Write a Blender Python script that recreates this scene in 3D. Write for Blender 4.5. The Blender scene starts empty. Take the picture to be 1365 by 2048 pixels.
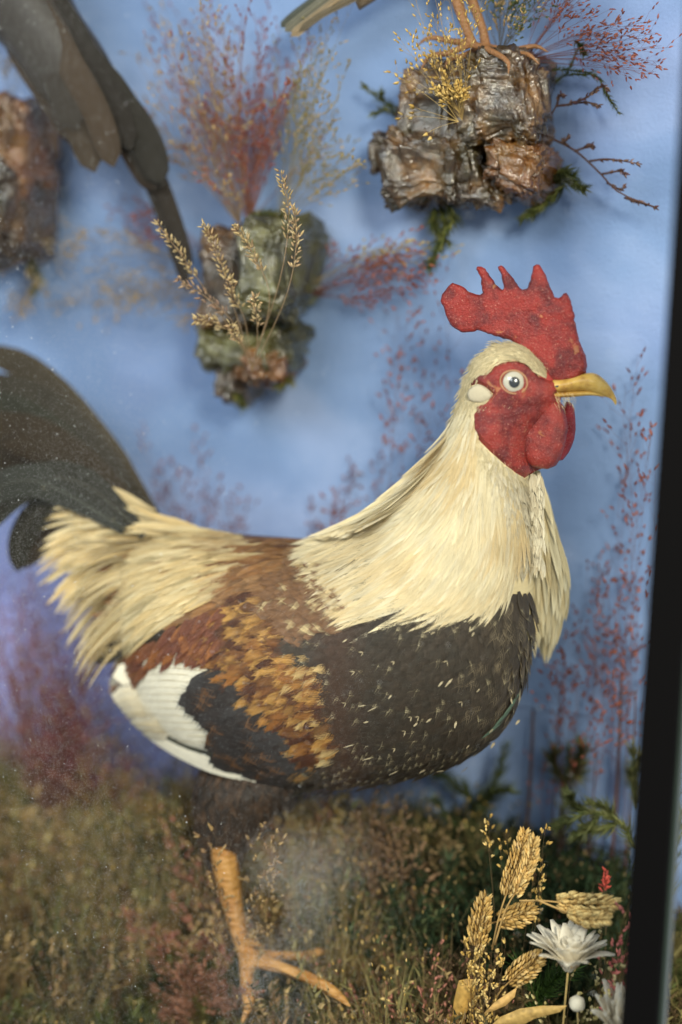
import bpy, bmesh, math, random
import numpy as np
from mathutils import Vector, Matrix, noise
from mathutils.bvhtree import BVHTree
from mathutils.geometry import delaunay_2d_cdt

random.seed(7)
R = random.random
def U(a, b): return a + (b - a) * random.random()
SC = bpy.context.scene
COL = SC.collection

# ------------------------------------------------------------------ camera, world, lamps, exposure
YAW, PITCH, ROLL = math.radians(20), math.radians(10.5), math.radians(1.5)
FPX = 3000.0
DIST = 1.25
M3 = Matrix.Rotation(YAW, 3, 'Z') @ Matrix.Rotation(math.pi / 2 - PITCH, 3, 'X') @ Matrix.Rotation(ROLL, 3, 'Z')
TARGET = Vector((0.03, 0.0, 0.40))
CAM = TARGET - (M3 @ Vector((0, 0, -1))) * DIST
cam_d = bpy.data.cameras.new('camera')
cam = bpy.data.objects.new('camera', cam_d); COL.objects.link(cam)
cam.matrix_world = Matrix.Translation(CAM) @ M3.to_4x4()
cam_d.sensor_fit = 'HORIZONTAL'; cam_d.sensor_width = 36.0
cam_d.lens = 36.0 * FPX / 1365.0
cam_d.clip_start = 0.05; cam_d.clip_end = 50
cam_d.dof.use_dof = True
cam_d.dof.aperture_fstop = 1.75
SC.camera = cam

W = bpy.data.worlds.new('World'); SC.world = W; W.use_nodes = True
W.node_tree.nodes['Background'].inputs[0].default_value = (0.88, 0.92, 1.0, 1)
W.node_tree.nodes['Background'].inputs[1].default_value = 0.46

def lamp(name, loc, to, size, power, col):
    d = bpy.data.lights.new(name, 'AREA'); d.shape = 'RECTANGLE'; d.size = size[0]; d.size_y = size[1]
    d.energy = power; d.color = col
    o = bpy.data.objects.new(name, d); COL.objects.link(o)
    o.location = loc
    o.rotation_euler = (Vector(to) - Vector(loc)).to_track_quat('-Z', 'Y').to_euler()
    return o
lamp('window_light', (1.05, -1.6, 1.2), (0.05, 0, 0.35), (0.30, 0.40), 33, (1.0, 0.90, 0.76))
lamp('front_fill_light', (-0.25, -1.45, 1.35), (-0.1, 0.0, 0.35), (0.8, 0.5), 13, (0.93, 0.95, 1.0))  # added front fill that brightens the chest, no fixture known there
lamp('left_fill_light', (-1.3, -0.9, 1.15), (0.0, 0, 0.4), (0.8, 0.8), 7, (0.97, 0.97, 1.0))  # added weak fill from the left, lifts the dark nape
SC.view_settings.view_transform = 'Standard'
SC.view_settings.look = 'None'
SC.view_settings.exposure = 0.24
SC.view_settings.gamma = 1.0
SC.cycles.transparent_max_bounces = 16
SC.cycles.max_bounces = 8

# ------------------------------------------------------------------ picture-plane helpers (used while laying things out)
def ray(px, py):
    return (M3 @ Vector(((px - 682.5) / FPX, -(py - 1024) / FPX, -1))).normalized()
def P(px, py, y=0.0):
    d = ray(px, py)
    return CAM + d * ((y - CAM.y) / d.y)
def PZ(px, py, z):
    d = ray(px, py)
    return CAM + d * ((z - CAM.z) / d.z)
def proj(p):
    v = M3.transposed() @ (Vector(p) - CAM)
    return (682.5 + FPX * v.x / -v.z, 1024 - FPX * v.y / -v.z)
focus_pt = P(1000, 800, 0.0)
cam_d.dof.focus_distance = -(M3.transposed() @ (focus_pt - CAM)).z
WALL_Y, GLASS_Y = 0.14, -0.17

def inpoly(x, y, poly):
    c = False; j = len(poly) - 1
    for i in range(len(poly)):
        xi, yi = poly[i]; xj, yj = poly[j]
        if (yi > y) != (yj > y) and x < (xj - xi) * (y - yi) / (yj - yi) + xi: c = not c
        j = i
    return c
def edist(x, y, poly):
    best = 1e9
    for i in range(len(poly)):
        ax, ay = poly[i - 1]; bx, by = poly[i]
        dx, dy = bx - ax, by - ay
        t = max(0, min(1, ((x - ax) * dx + (y - ay) * dy) / (dx * dx + dy * dy + 1e-9)))
        best = min(best, math.hypot(x - ax - t * dx, y - ay - t * dy))
    return best
def cr(pts, n):
    """Catmull-Rom through tuples, n samples in all."""
    pts = [np.array(p, float) for p in pts]
    if len(pts) == 1: return [pts[0]] * n
    a = [2 * pts[0] - pts[1]] + pts + [2 * pts[-1] - pts[-2]]
    out = []; m = len(pts) - 1
    for k in range(n):
        u = k / (n - 1) * m; i = min(int(u), m - 1); t = u - i
        p0, p1, p2, p3 = a[i:i + 4]
        out.append(0.5 * ((2 * p1) + (-p0 + p2) * t + (2 * p0 - 5 * p1 + 4 * p2 - p3) * t * t + (-p0 + 3 * p1 - 3 * p2 + p3) * t ** 3))
    return out

# ------------------------------------------------------------------ mesh builder
def tag(o, label=None, cat=None, group=None, kind=None):
    if label: o['label'] = label
    if cat: o['category'] = cat
    if group: o['group'] = group
    if kind: o['kind'] = kind
    return o
def empty(name, loc, label, cat, group=None, kind='thing'):
    o = bpy.data.objects.new(name, None); COL.objects.link(o); o.location = loc
    o.empty_display_size = 0.02
    return tag(o, label, cat, group, kind)
class MB:
    def __init__(s): s.v = []; s.f = []; s.c = []; s.u = []
    def vert(s, p, c=(1, 1, 1), uv=(0, 0, 0)):
        s.v.append((p[0], p[1], p[2])); s.c.append((c[0], c[1], c[2], 1.0)); s.u.append(uv); return len(s.v) - 1
    def face(s, *i): s.f.append(i)
    def grid(s, rows, close=False, flip=False):
        for a, b in zip(rows[:-1], rows[1:]):
            n = len(a)
            for j in range(n if close else n - 1):
                k = (j + 1) % n
                s.f.append((a[j], a[k], b[k], b[j]) if not flip else (a[j], b[j], b[k], a[k]))
    def tube(s, pts, rad, c=(1, 1, 1), n=6, cap=True, uvs=1.0):
        rows = []; up = Vector((0.13, 0.2, 0.97)); m = len(pts)
        for i, p in enumerate(pts):
            p = Vector(p); t = (Vector(pts[min(i + 1, m - 1)]) - Vector(pts[max(i - 1, 0)]))
            if t.length < 1e-9: t = Vector((0, 0, 1))
            t.normalize(); a = t.cross(up)
            if a.length < 1e-3: a = t.cross(Vector((1, 0, 0)))
            a.normalize(); b = t.cross(a)
            r = rad[i] if hasattr(rad, '__len__') else rad
            cc = c[i] if isinstance(c, list) else c
            rows.append([s.vert(p + (a * math.cos(2 * math.pi * k / n) + b * math.sin(2 * math.pi * k / n)) * r, cc, (k / n, i / (m - 1) * uvs, 0)) for k in range(n)])
        s.grid(rows, True)
        if cap:
            s.f.append(tuple(rows[0][::-1])); s.f.append(tuple(rows[-1]))
    def ribbon(s, pts, w, side, c=(1, 1, 1)):
        """thin tapering strand; side = width direction"""
        m = len(pts); prev = None
        for i, p in enumerate(pts):
            t = i / (m - 1); ww = w * (1 - t) if i else w
            cc = c[i] if isinstance(c, list) else c
            if i == m - 1:
                k = s.vert(p, cc, (0, 1, 0)); s.f.append((prev[0], prev[1], k)); break
            a = s.vert(Vector(p) - side * ww, cc, (-.3, t, 0)); b = s.vert(Vector(p) + side * ww, cc, (.3, t, 0))
            if prev: s.f.append((prev[0], prev[1], b, a))
            prev = (a, b)
    def husk(s, p, d, L, r, c=(1, 1, 1)):
        """pointed seed husk: two rings of four between two tips"""
        d = Vector(d).normalized(); a = d.cross(Vector((.3, .7, .2))).normalized(); b = d.cross(a); p = Vector(p)
        c2 = tuple(x * .8 for x in c)
        t0 = s.vert(p, c2); t1 = s.vert(p + d * L, c)
        q = []
        for f, rr in ((.3, 1.0), (.68, .72)):
            q.append([s.vert(p + d * L * f + (a * math.cos(k * 2.0944) + b * math.sin(k * 2.0944)) * r * rr, c) for k in range(3)])
        for k in range(3):
            j = (k + 1) % 3
            s.f.append((t0, q[0][j], q[0][k])); s.f.append((q[0][k], q[0][j], q[1][j], q[1][k])); s.f.append((q[1][k], q[1][j], t1))
    def build(s, name, mat, parent=None, smooth=True, kind=None, label=None):
        me = bpy.data.meshes.new(name); me.from_pydata(s.v, [], s.f)
        a = me.attributes.new('col', 'FLOAT_COLOR', 'POINT'); a.data.foreach_set('color', np.array(s.c, 'f').ravel())
        b = me.attributes.new('fuv', 'FLOAT_VECTOR', 'POINT'); b.data.foreach_set('vector', np.array(s.u, 'f').ravel())
        me.polygons.foreach_set('use_smooth', [smooth] * len(me.polygons))
        me.materials.append(mat); me.update()
        o = bpy.data.objects.new(name, me); COL.objects.link(o)
        if parent is not None:
            o.parent = parent; o.matrix_parent_inverse = Matrix.Translation(-Vector(parent.location))
        if kind: o['kind'] = kind
        if label: o['label'] = label
        return o

# ------------------------------------------------------------------ materials
def mat(name, base=(.5, .5, .5), rough=.6, attr=False, spec=.4, coat=0, sheen=0):
    m = bpy.data.materials.new(name); m.use_nodes = True
    nt = m.node_tree; b = nt.nodes['Principled BSDF']
    b.inputs['Base Color'].default_value = (*base, 1); b.inputs['Roughness'].default_value = rough
    b.inputs['Specular IOR Level'].default_value = spec
    b.inputs['Coat Weight'].default_value = coat
    b.inputs['Coat Roughness'].default_value = .12
    b.inputs['Sheen Weight'].default_value = sheen
    return m, nt, b
def N(nt, t, **k):
    n = nt.nodes.new(t)
    for a, v in k.items():
        if a in n.inputs.keys(): n.inputs[a].default_value = v
        else: setattr(n, a, v)
    return n
def attrn(nt, nm): return N(nt, 'ShaderNodeAttribute', attribute_name=nm)
def math_n(nt, op, a, b=None, c=None):
    n = nt.nodes.new('ShaderNodeMath'); n.operation = op
    for i, x in enumerate((a, b, c)):
        if x is None: continue
        if isinstance(x, (int, float)): n.inputs[i].default_value = x
        else: nt.links.new(x, n.inputs[i])
    return n.outputs[0]
def noise_n(nt, scale, detail=3, rough=.5, vec=None, dist=0):
    n = N(nt, 'ShaderNodeTexNoise', Scale=scale, Detail=detail, Roughness=rough, Distortion=dist)
    if vec is None:
        tc = nt.nodes.new('ShaderNodeTexCoord'); vec = tc.outputs['Object']
    nt.links.new(vec, n.inputs['Vector']); return n.outputs[0]
def ramp_n(nt, fac, stops):
    n = nt.nodes.new('ShaderNodeValToRGB'); e = n.color_ramp.elements
    while len(e) < len(stops): e.new(.5)
    for k, (p, c) in enumerate(stops): e[k].position = p; e[k].color = (*c, 1) if len(c) == 3 else c
    nt.links.new(fac, n.inputs[0]); return n.outputs[0]
def bump_n(nt, b, h, strength=.4, dist=.001, prev=None):
    n = N(nt, 'ShaderNodeBump', Strength=strength, Distance=dist)
    nt.links.new(h, n.inputs['Height'])
    if prev is not None: nt.links.new(prev, n.inputs['Normal'])
    nt.links.new(n.outputs[0], b.inputs['Normal']); return n.outputs[0]
def mul_col(nt, col, fac):
    """colour times a grey factor"""
    n = N(nt, 'ShaderNodeVectorMath', operation='SCALE'); nt.links.new(col, n.inputs[0]); nt.links.new(fac, n.inputs['Scale']); return n.outputs[0]
def mixc(nt, fac, a, b):
    n = N(nt, 'ShaderNodeMix', data_type='RGBA')
    for sock, x in ((n.inputs[0], fac), (n.inputs[6], a), (n.inputs[7], b)):
        if isinstance(x, (int, float)): sock.default_value = x
        elif isinstance(x, tuple): sock.default_value = (*x, 1)
        else: nt.links.new(x, sock)
    return n.outputs[2]

def feather_mat(name, along, rough=.55, spec=.3, amp=.35, sheen=.0):
    """vane streaks follow the barbs: fuv = (across -1..1, along 0..1, seed)"""
    m, nt, b = mat(name, rough=rough, spec=spec, sheen=sheen)
    sp = nt.nodes.new('ShaderNodeSeparateXYZ'); nt.links.new(attrn(nt, 'fuv').outputs['Vector'], sp.inputs[0])
    x, y, z = sp.outputs
    ax = math_n(nt, 'ABSOLUTE', x)
    if along:
        u = math_n(nt, 'MULTIPLY', x, 9.0); v = math_n(nt, 'MULTIPLY_ADD', ax, -.8, math_n(nt, 'MULTIPLY', y, 2.6))
    else:
        u = math_n(nt, 'MULTIPLY', x, 1.6); v = math_n(nt, 'MULTIPLY_ADD', ax, -9.0, math_n(nt, 'MULTIPLY', y, 34.0))
    cb = nt.nodes.new('ShaderNodeCombineXYZ'); nt.links.new(u, cb.inputs[0]); nt.links.new(v, cb.inputs[1]); nt.links.new(math_n(nt, 'MULTIPLY', z, 37.0), cb.inputs[2])
    n1 = noise_n(nt, 1.6, 3, .6, cb.outputs[0])
    f = math_n(nt, 'MULTIPLY_ADD', n1, amp * 2, 1 - amp)
    n2 = noise_n(nt, 45, 2)
    f = math_n(nt, 'MULTIPLY', f, math_n(nt, 'MULTIPLY_ADD', n2, .3, .85))
    nt.links.new(mul_col(nt, attrn(nt, 'col').outputs['Color'], f), b.inputs['Base Color'])
    bump_n(nt, b, n1, .5, .0006)
    return m
M_BROAD = feather_mat('feather_vane', False, .5, .35)
M_HACKLE = feather_mat('feather_hackle', True, .55, .2, .14)
M_DARKF = feather_mat('dark_feather', False, .7, .12, .3)

def plant_mat(name, rough=.75, trans=0):
    m, nt, b = mat(name, rough=rough, spec=.25)
    n2 = noise_n(nt, 140, 2)
    nt.links.new(mul_col(nt, attrn(nt, 'col').outputs['Color'], math_n(nt, 'MULTIPLY_ADD', n2, .8, .6)), b.inputs['Base Color'])
    bump_n(nt, b, noise_n(nt, 400, 2), .4, .0008)
    return m
M_PLANT = plant_mat('dried_plant')

def bark_mat(name, c0, c1, c2, rough=.28, coat=1.0):
    m, nt, b = mat(name, rough=rough, spec=.5, coat=coat)
    n = noise_n(nt, 34, 6, .65); n2 = noise_n(nt, 150, 4, .7)
    c = ramp_n(nt, n, [(.3, c0), (.5, c1), (.72, c2)])
    c = mul_col(nt, c, math_n(nt, 'MULTIPLY_ADD', n2, 1.2, .35))
    moss = ramp_n(nt, noise_n(nt, 22, 3, .6), [(.53, (0, 0, 0)), (.66, (1, 1, 1))])
    sp = nt.nodes.new('ShaderNodeSeparateColor'); nt.links.new(moss, sp.inputs[0])
    c = mixc(nt, math_n(nt, 'MULTIPLY', sp.outputs[0], .38), c, (.04, .042, .010))
    nt.links.new(c, b.inputs['Base Color'])
    nt.links.new(math_n(nt, 'MULTIPLY_ADD', n2, .10, .03), b.inputs['Coat Roughness'])
    tc = nt.nodes.new('ShaderNodeTexCoord'); mp = N(nt, 'ShaderNodeMapping'); mp.inputs['Scale'].default_value = (1, 1, .3)
    nt.links.new(tc.outputs['Object'], mp.inputs[0])
    n3 = noise_n(nt, 240, 5, .7, mp.outputs[0])
    n4 = noise_n(nt, 95, 4, .6); q = bump_n(nt, b, n4, 1, .006); bump_n(nt, b, n3, .6, .0012, q)
    cbn = N(nt, 'ShaderNodeBump', Strength=.85, Distance=.0024); nt.links.new(noise_n(nt, 200, 3, .6), cbn.inputs['Height']); nt.links.new(cbn.outputs[0], b.inputs['Coat Normal']); b.inputs['Coat IOR'].default_value = 1.75; b.inputs['Coat Weight'].default_value = .9; b.inputs['Coat Tint'].default_value = (1, .86, .62, 1)
    return m
M_BARK = bark_mat('cork_bark', (.006, .004, .002), (.045, .022, .007), (.24, .125, .035))
M_BARK_O = bark_mat('cork_bark_orange', (.03, .012, .004), (.17, .065, .012), (.34, .18, .05))
M_BARK_G = bark_mat('cork_bark_green', (.012, .014, .004), (.055, .055, .012), (.20, .22, .08))

def skin_mat(name, c, c2, rough=.42):
    m, nt, b = mat(name, rough=rough, spec=.25)
    b.inputs['Coat Weight'].default_value = .45; b.inputs['Coat Roughness'].default_value = .16
    b.inputs['Subsurface Weight'].default_value = .15; b.inputs['Subsurface Radius'].default_value = (.004, .001, .0005); b.inputs['Subsurface Scale'].default_value = .5
    n = noise_n(nt, 60, 5, .6)
    cc = ramp_n(nt, n, [(.38, c2), (.58, c)])
    spk = ramp_n(nt, noise_n(nt, 700, 2, .6), [(.60, (0, 0, 0)), (.72, (1, 1, 1))])
    sp = nt.nodes.new('ShaderNodeSeparateColor'); nt.links.new(spk, sp.inputs[0])
    cc = mixc(nt, math_n(nt, 'MULTIPLY', sp.outputs[0], .4), cc, (.75, .38, .28))
    yl = ramp_n(nt, noise_n(nt, 70, 3, .5, None, .8), [(.66, (0, 0, 0)), (.70, (1, 1, 1))])
    sp2 = nt.nodes.new('ShaderNodeSeparateColor'); nt.links.new(yl, sp2.inputs[0])
    cc = mixc(nt, math_n(nt, 'MULTIPLY', sp2.outputs[0], .45), cc, (.6, .28, .10))
    nt.links.new(cc, b.inputs['Base Color'])
    v = N(nt, 'ShaderNodeTexVoronoi', Scale=620.0); tc = nt.nodes.new('ShaderNodeTexCoord'); nt.links.new(tc.outputs['Object'], v.inputs['Vector'])
    q = bump_n(nt, b, v.outputs['Distance'], .7, .0009); bump_n(nt, b, noise_n(nt, 380, 5, .75), .8, .0016, q)
    nt.links.new(b.inputs['Normal'].links[0].from_socket, b.inputs['Coat Normal'])
    return m
M_SKIN = skin_mat('red_skin', (.31, .034, .024), (.14, .014, .014))
M_COMB = skin_mat('comb_skin', (.31, .026, .018), (.12, .011, .012))
M_SKIN_D = skin_mat('dark_wattle_skin', (.33, .02, .03), (.2, .01, .02))

M_LOBE, nt, b = mat('ear_lobe', (.50, .43, .30), .8); bump_n(nt, b, noise_n(nt, 500, 3), .4, .0008)
M_BEAK, nt, b = mat('beak_horn', (.6, .33, .07), .33, spec=.5)
nt.links.new(ramp_n(nt, noise_n(nt, 60, 5, .7), [(.34, (.38, .19, .04)), (.5, (.62, .38, .08)), (.7, (.70, .48, .16))]), b.inputs['Base Color']); bump_n(nt, b, noise_n(nt, 300, 3), .2, .0006)
M_EYE, nt, b = mat('glass_eye', (.50, .46, .36), .08, spec=.6, coat=.6)
M_PUPIL, nt, b = mat('eye_pupil', (.028, .032, .036), .2, coat=1)
M_LID, nt, b = mat('eye_lid', (.42, .22, .11), .6); bump_n(nt, b, noise_n(nt, 600, 3), .5, .0006)

M_LEG, nt, b = mat('scaly_leg', (.5, .3, .08), .5, spec=.4)
nt.links.new(ramp_n(nt, noise_n(nt, 40, 4, .6), [(.3, (.36, .14, .02)), (.65, (.54, .28, .08))]), b.inputs['Base Color'])
v = N(nt, 'ShaderNodeTexVoronoi', Scale=230.0); tc = nt.nodes.new('ShaderNodeTexCoord'); mp = N(nt, 'ShaderNodeMapping'); mp.inputs['Scale'].default_value = (.35, .35, 1.1); nt.links.new(tc.outputs['Object'], mp.inputs[0]); nt.links.new(mp.outputs[0], v.inputs['Vector']); bump_n(nt, b, v.outputs['Distance'], 1, .003)
M_LEG2, nt, b = mat('brown_leg', (.28, .13, .05), .5, spec=.4)
v = N(nt, 'ShaderNodeTexVoronoi', Scale=400.0); tc = nt.nodes.new('ShaderNodeTexCoord'); nt.links.new(tc.outputs['Object'], v.inputs['Vector']); bump_n(nt, b, v.outputs['Distance'], .8, .0012)

M_WALL, nt, b = mat('painted_wall', (.25, .38, .66), .85, spec=.15)
tc = nt.nodes.new('ShaderNodeTexCoord'); mp = N(nt, 'ShaderNodeMapping'); mp.inputs['Scale'].default_value = (1, 1, 1.6); nt.links.new(tc.outputs['Object'], mp.inputs[0])
n1 = noise_n(nt, 5.5, 3, .5, mp.outputs[0], .4)
c = ramp_n(nt, n1, [(.34, (.18, .27, .47)), (.5, (.225, .33, .56)), (.68, (.34, .44, .69))])
c = mul_col(nt, c, math_n(nt, 'MULTIPLY_ADD', noise_n(nt, 700, 3, .7), .22, .89))
pu = ramp_n(nt, noise_n(nt, 3.4, 2), [(.5, (0, 0, 0)), (.7, (1, 1, 1))]); sp = nt.nodes.new('ShaderNodeSeparateColor'); nt.links.new(pu, sp.inputs[0])
c = mixc(nt, math_n(nt, 'MULTIPLY', sp.outputs[0], .35), c, (.30, .33, .64))
sx = nt.nodes.new('ShaderNodeSeparateXYZ'); nt.links.new(tc.outputs['Object'], sx.inputs[0])
gx = N(nt, 'ShaderNodeMapRange'); gx.inputs[1].default_value = .05; gx.inputs[2].default_value = -.35; nt.links.new(sx.outputs[0], gx.inputs[0])
gzz = N(nt, 'ShaderNodeMapRange'); gzz.inputs[1].default_value = .42; gzz.inputs[2].default_value = .22; nt.links.new(sx.outputs[2], gzz.inputs[0])
c = mixc(nt, math_n(nt, 'MULTIPLY', math_n(nt, 'MULTIPLY', gx.outputs[0], gzz.outputs[0]), .8), c, (.36, .33, .66))
nt.links.new(c, b.inputs['Base Color'])
q = bump_n(nt, b, noise_n(nt, 330, 4, .7), .8, .0018); bump_n(nt, b, noise_n(nt, 90, 3), .3, .002, q)

M_GROUND, nt, b = mat('peat_ground', (.06, .045, .02), .9)
nt.links.new(ramp_n(nt, noise_n(nt, 30, 6, .7), [(.3, (.02, .016, .008)), (.5, (.07, .055, .02)), (.7, (.10, .11, .03))]), b.inputs['Base Color'])
bump_n(nt, b, noise_n(nt, 160, 5, .7), 1, .004)
M_BLACK, nt, b = mat('black_frame', (.0022, .0021, .002), .7, spec=.06); bump_n(nt, b, noise_n(nt, 900, 3), .15, .0005)
M_EDGE, nt, b = mat('glass_edge', (.045, .07, .055), .25, spec=.5)
M_DUST_VEIL, nt, b = mat('pale_dust_and_veil', (.85, .85, .85), .9)  # stray dust, and the specks that imitate glare and haze
M_PETAL, nt, b = mat('straw_petal', rough=.5, spec=.3)
nt.links.new(mul_col(nt, attrn(nt, 'col').outputs['Color'], math_n(nt, 'MULTIPLY_ADD', noise_n(nt, 180, 3), .4, .8)), b.inputs['Base Color']); bump_n(nt, b, noise_n(nt, 160, 4, .6), .6, .002)
M_GLASS = bpy.data.materials.new('clear_glass'); M_GLASS.use_nodes = True
nt = M_GLASS.node_tree; nt.nodes.remove(nt.nodes['Principled BSDF']); t = nt.nodes.new('ShaderNodeBsdfTransparent'); t.inputs[0].default_value = (.97, .985, .975, 1)
nt.links.new(t.outputs[0], nt.nodes['Material Output'].inputs[0])

# ------------------------------------------------------------------ setting: painted wall, ground, case
def box_mb(mb, x0, x1, y0, y1, z0, z1):
    v = [mb.vert((x, y, z)) for z in (z0, z1) for (x, y) in ((x0, y0), (x1, y0), (x1, y1), (x0, y1))]
    for f in ((0, 3, 2, 1), (4, 5, 6, 7), (0, 1, 5, 4), (1, 2, 6, 5), (2, 3, 7, 6), (3, 0, 4, 7)): mb.face(*[v[i] for i in f])
POST_X = 0.5 * (P(1270, 1600, GLASS_Y).x + P(1314, 1100, GLASS_Y).x)
SEAM_Z = P(1200, 1436, WALL_Y).z
mb = MB(); box_mb(mb, -1.3, POST_X + .03, WALL_Y, WALL_Y + .02, SEAM_Z + .0006, 1.15); w = mb.build('back_wall', M_WALL, smooth=False, kind='structure')
mb = MB(); box_mb(mb, -1.3, POST_X + .03, WALL_Y + .0008, WALL_Y + .02, -.1, SEAM_Z - .0006); w = mb.build('back_wall_lower', M_WALL, smooth=False, kind='structure')
def gz(x, y):
    v = noise.fractal(Vector((x * 9, y * 9, 3)), 1, 2, 3)
    k = max(0, min(1, (y + .12) / .22)); k = k * k * (3 - 2 * k)
    return -.068 + .088 * k + .008 * v + .012 * noise.noise(Vector((x * 4, y * 5, 1)))
mb = MB(); rows = []
for j in range(28):
    y = GLASS_Y + .005 + j * (WALL_Y - GLASS_Y - .004) / 27
    rows.append([mb.vert((x, y, gz(x, y))) for x in np.linspace(-1.3, POST_X + .021, 130)])
mb.grid(rows)
for j in range(1): pass
mb.build('ground', M_GROUND, kind='structure')

case = empty('display_case', (POST_X, GLASS_Y, -.06), 'black framed glass display case with a slim dark corner post', 'display case')
mb = MB(); box_mb(mb, POST_X, POST_X + .025, GLASS_Y - .012, GLASS_Y + .016, -.1, 1.15); po = mb.build('corner_post', M_BLACK, case, smooth=False)
m_ = po.modifiers.new('bev', 'BEVEL'); m_.width = .0012; m_.segments = 2
mb = MB(); box_mb(mb, -1.3, POST_X - .0003, GLASS_Y - .002, GLASS_Y + .002, -.1, 1.15); mb.build('front_pane', M_GLASS, case, smooth=False)
mb = MB(); box_mb(mb, POST_X + .022, POST_X + .025, GLASS_Y + .0165, WALL_Y - .001, -.06, 1.15); mb.build('side_pane', M_GLASS, case, smooth=False)
mb = MB(); box_mb(mb, POST_X + .0252, POST_X + .0282, GLASS_Y + .0005, GLASS_Y + .0155, -.06, 1.15); mb.build('glass_edge_strip', M_EDGE, case, smooth=False)
mb = MB(); box_mb(mb, -1.3, POST_X + .034, GLASS_Y - .012, WALL_Y + .02, -.14, -.1005); mb.build('case_bottom_board', M_BLACK, case, smooth=False)
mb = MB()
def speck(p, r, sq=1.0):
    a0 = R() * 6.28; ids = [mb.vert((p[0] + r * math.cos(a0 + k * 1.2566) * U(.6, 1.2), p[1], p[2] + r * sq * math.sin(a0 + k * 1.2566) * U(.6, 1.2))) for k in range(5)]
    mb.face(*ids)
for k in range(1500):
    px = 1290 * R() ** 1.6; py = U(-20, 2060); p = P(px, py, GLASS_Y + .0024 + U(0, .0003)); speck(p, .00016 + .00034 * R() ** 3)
for k in range(64000):       # pale specks imitating the reflected glare low on the pane
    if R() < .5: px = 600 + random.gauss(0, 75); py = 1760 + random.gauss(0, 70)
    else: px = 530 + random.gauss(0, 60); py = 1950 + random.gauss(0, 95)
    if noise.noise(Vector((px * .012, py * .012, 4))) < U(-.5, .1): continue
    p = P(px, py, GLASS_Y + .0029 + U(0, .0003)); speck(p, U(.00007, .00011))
for k in range(16000):  # more pale specks, imitating the haze at lower left
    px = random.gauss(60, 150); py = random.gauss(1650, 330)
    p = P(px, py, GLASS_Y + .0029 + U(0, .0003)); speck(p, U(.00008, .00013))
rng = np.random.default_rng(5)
nf = 210000  # film of tiny pale specks imitating the milky veil over the left
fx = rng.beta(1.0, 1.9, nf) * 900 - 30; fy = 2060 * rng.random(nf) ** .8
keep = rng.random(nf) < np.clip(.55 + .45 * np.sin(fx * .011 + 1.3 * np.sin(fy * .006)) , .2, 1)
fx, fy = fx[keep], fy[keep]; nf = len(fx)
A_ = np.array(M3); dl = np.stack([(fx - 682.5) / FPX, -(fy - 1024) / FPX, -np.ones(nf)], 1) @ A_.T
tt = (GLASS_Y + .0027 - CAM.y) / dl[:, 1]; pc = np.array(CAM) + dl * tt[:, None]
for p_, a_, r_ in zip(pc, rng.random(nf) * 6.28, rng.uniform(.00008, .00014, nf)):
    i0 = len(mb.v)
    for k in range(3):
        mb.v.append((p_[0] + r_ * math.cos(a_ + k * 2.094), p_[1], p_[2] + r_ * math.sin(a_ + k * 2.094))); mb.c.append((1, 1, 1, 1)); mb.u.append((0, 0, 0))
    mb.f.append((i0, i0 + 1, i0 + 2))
mb.build('dust_and_veil_specks', M_DUST_VEIL, case, smooth=False, kind='stuff')  # stray dust plus the imitated glare and haze in one mesh

# ------------------------------------------------------------------ sections swept along a body
def sweep(sections, nsec, nring, mb, colf=None, pw=1.0, yoff=0.0, caps=True):
    """sections: (Ax,Ay,Bx,By,halfwidth m,[yc]) in picture px on the bird's own plane"""
    S = cr([tuple(s) + ((0,) if len(s) == 5 else ()) for s in sections], nsec)
    rows = []
    for i, s in enumerate(S):
        yc = s[5] + yoff; A = P(s[0], s[1], yc); B = P(s[2], s[3], yc); c = (A + B) / 2; h = (A - B) / 2; w_ = max(s[4], .0002)
        row = []
        for k in range(nring):
            a = 2 * math.pi * k / nring
            ca, sa = math.cos(a), math.sin(a)
            ca = math.copysign(abs(ca) ** pw, ca); sa = math.copysign(abs(sa) ** pw, sa)
            p = c + h * ca + Vector((0, 1, 0)) * w_ * sa
            row.append(mb.vert(p, colf(i / (nsec - 1), p) if colf else (1, 1, 1), (math.cos(a), i / (nsec - 1) * 4, 0)))
        rows.append(row)
    mb.grid(rows, True)
    if caps: mb.f.append(tuple(rows[0][::-1])); mb.f.append(tuple(rows[-1]))

CREAM = (.74, .60, .33)
DARK = (.033, .027, .021)
# ================================================================== THE ROOSTER
rooster = empty('rooster', P(500, 1920, -.04), 'mounted cream necked rooster with a red comb standing in the display case', 'rooster')
BODY = [
    (250, 1120, 262, 1385, .012, 0), (300, 1085, 330, 1455, .045, 0), (385, 1066, 430, 1525, .068, 0), (520, 1074, 555, 1563, .083, 0),
    (660, 1080, 700, 1566, .088, 0), (765, 1050, 830, 1552, .086, 0), (826, 986, 945, 1512, .078, 0), (866, 937, 1030, 1425, .066, 0),
    (892, 888, 1062, 1270, .053, 0), (908, 840, 1062, 1110, .043, 0), (922, 793, 1056, 990, .036, 0), (940, 743, 1060, 920, .031, 0),
    (968, 702, 1068, 870, .029, 0), (1012, 688, 1085, 842, .026, 0), (1060, 700, 1100, 826, .021, 0), (1098, 738, 1112, 812, .014, 0), (1118, 765, 1122, 800, .005, 0)]
def body_col(t, p):
    px, py = proj(p)
    if t > .40: return CREAM if t < .9 else (.40, .06, .05)
    return DARK if px > 640 else (.10, .05, .025)
mb = MB(); sweep(BODY, 90, 56, mb, body_col)
body = mb.build('body', M_BROAD, rooster)
BVH = BVHTree.FromPolygons([Vector(v) for v in mb.v], mb.f)
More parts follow.
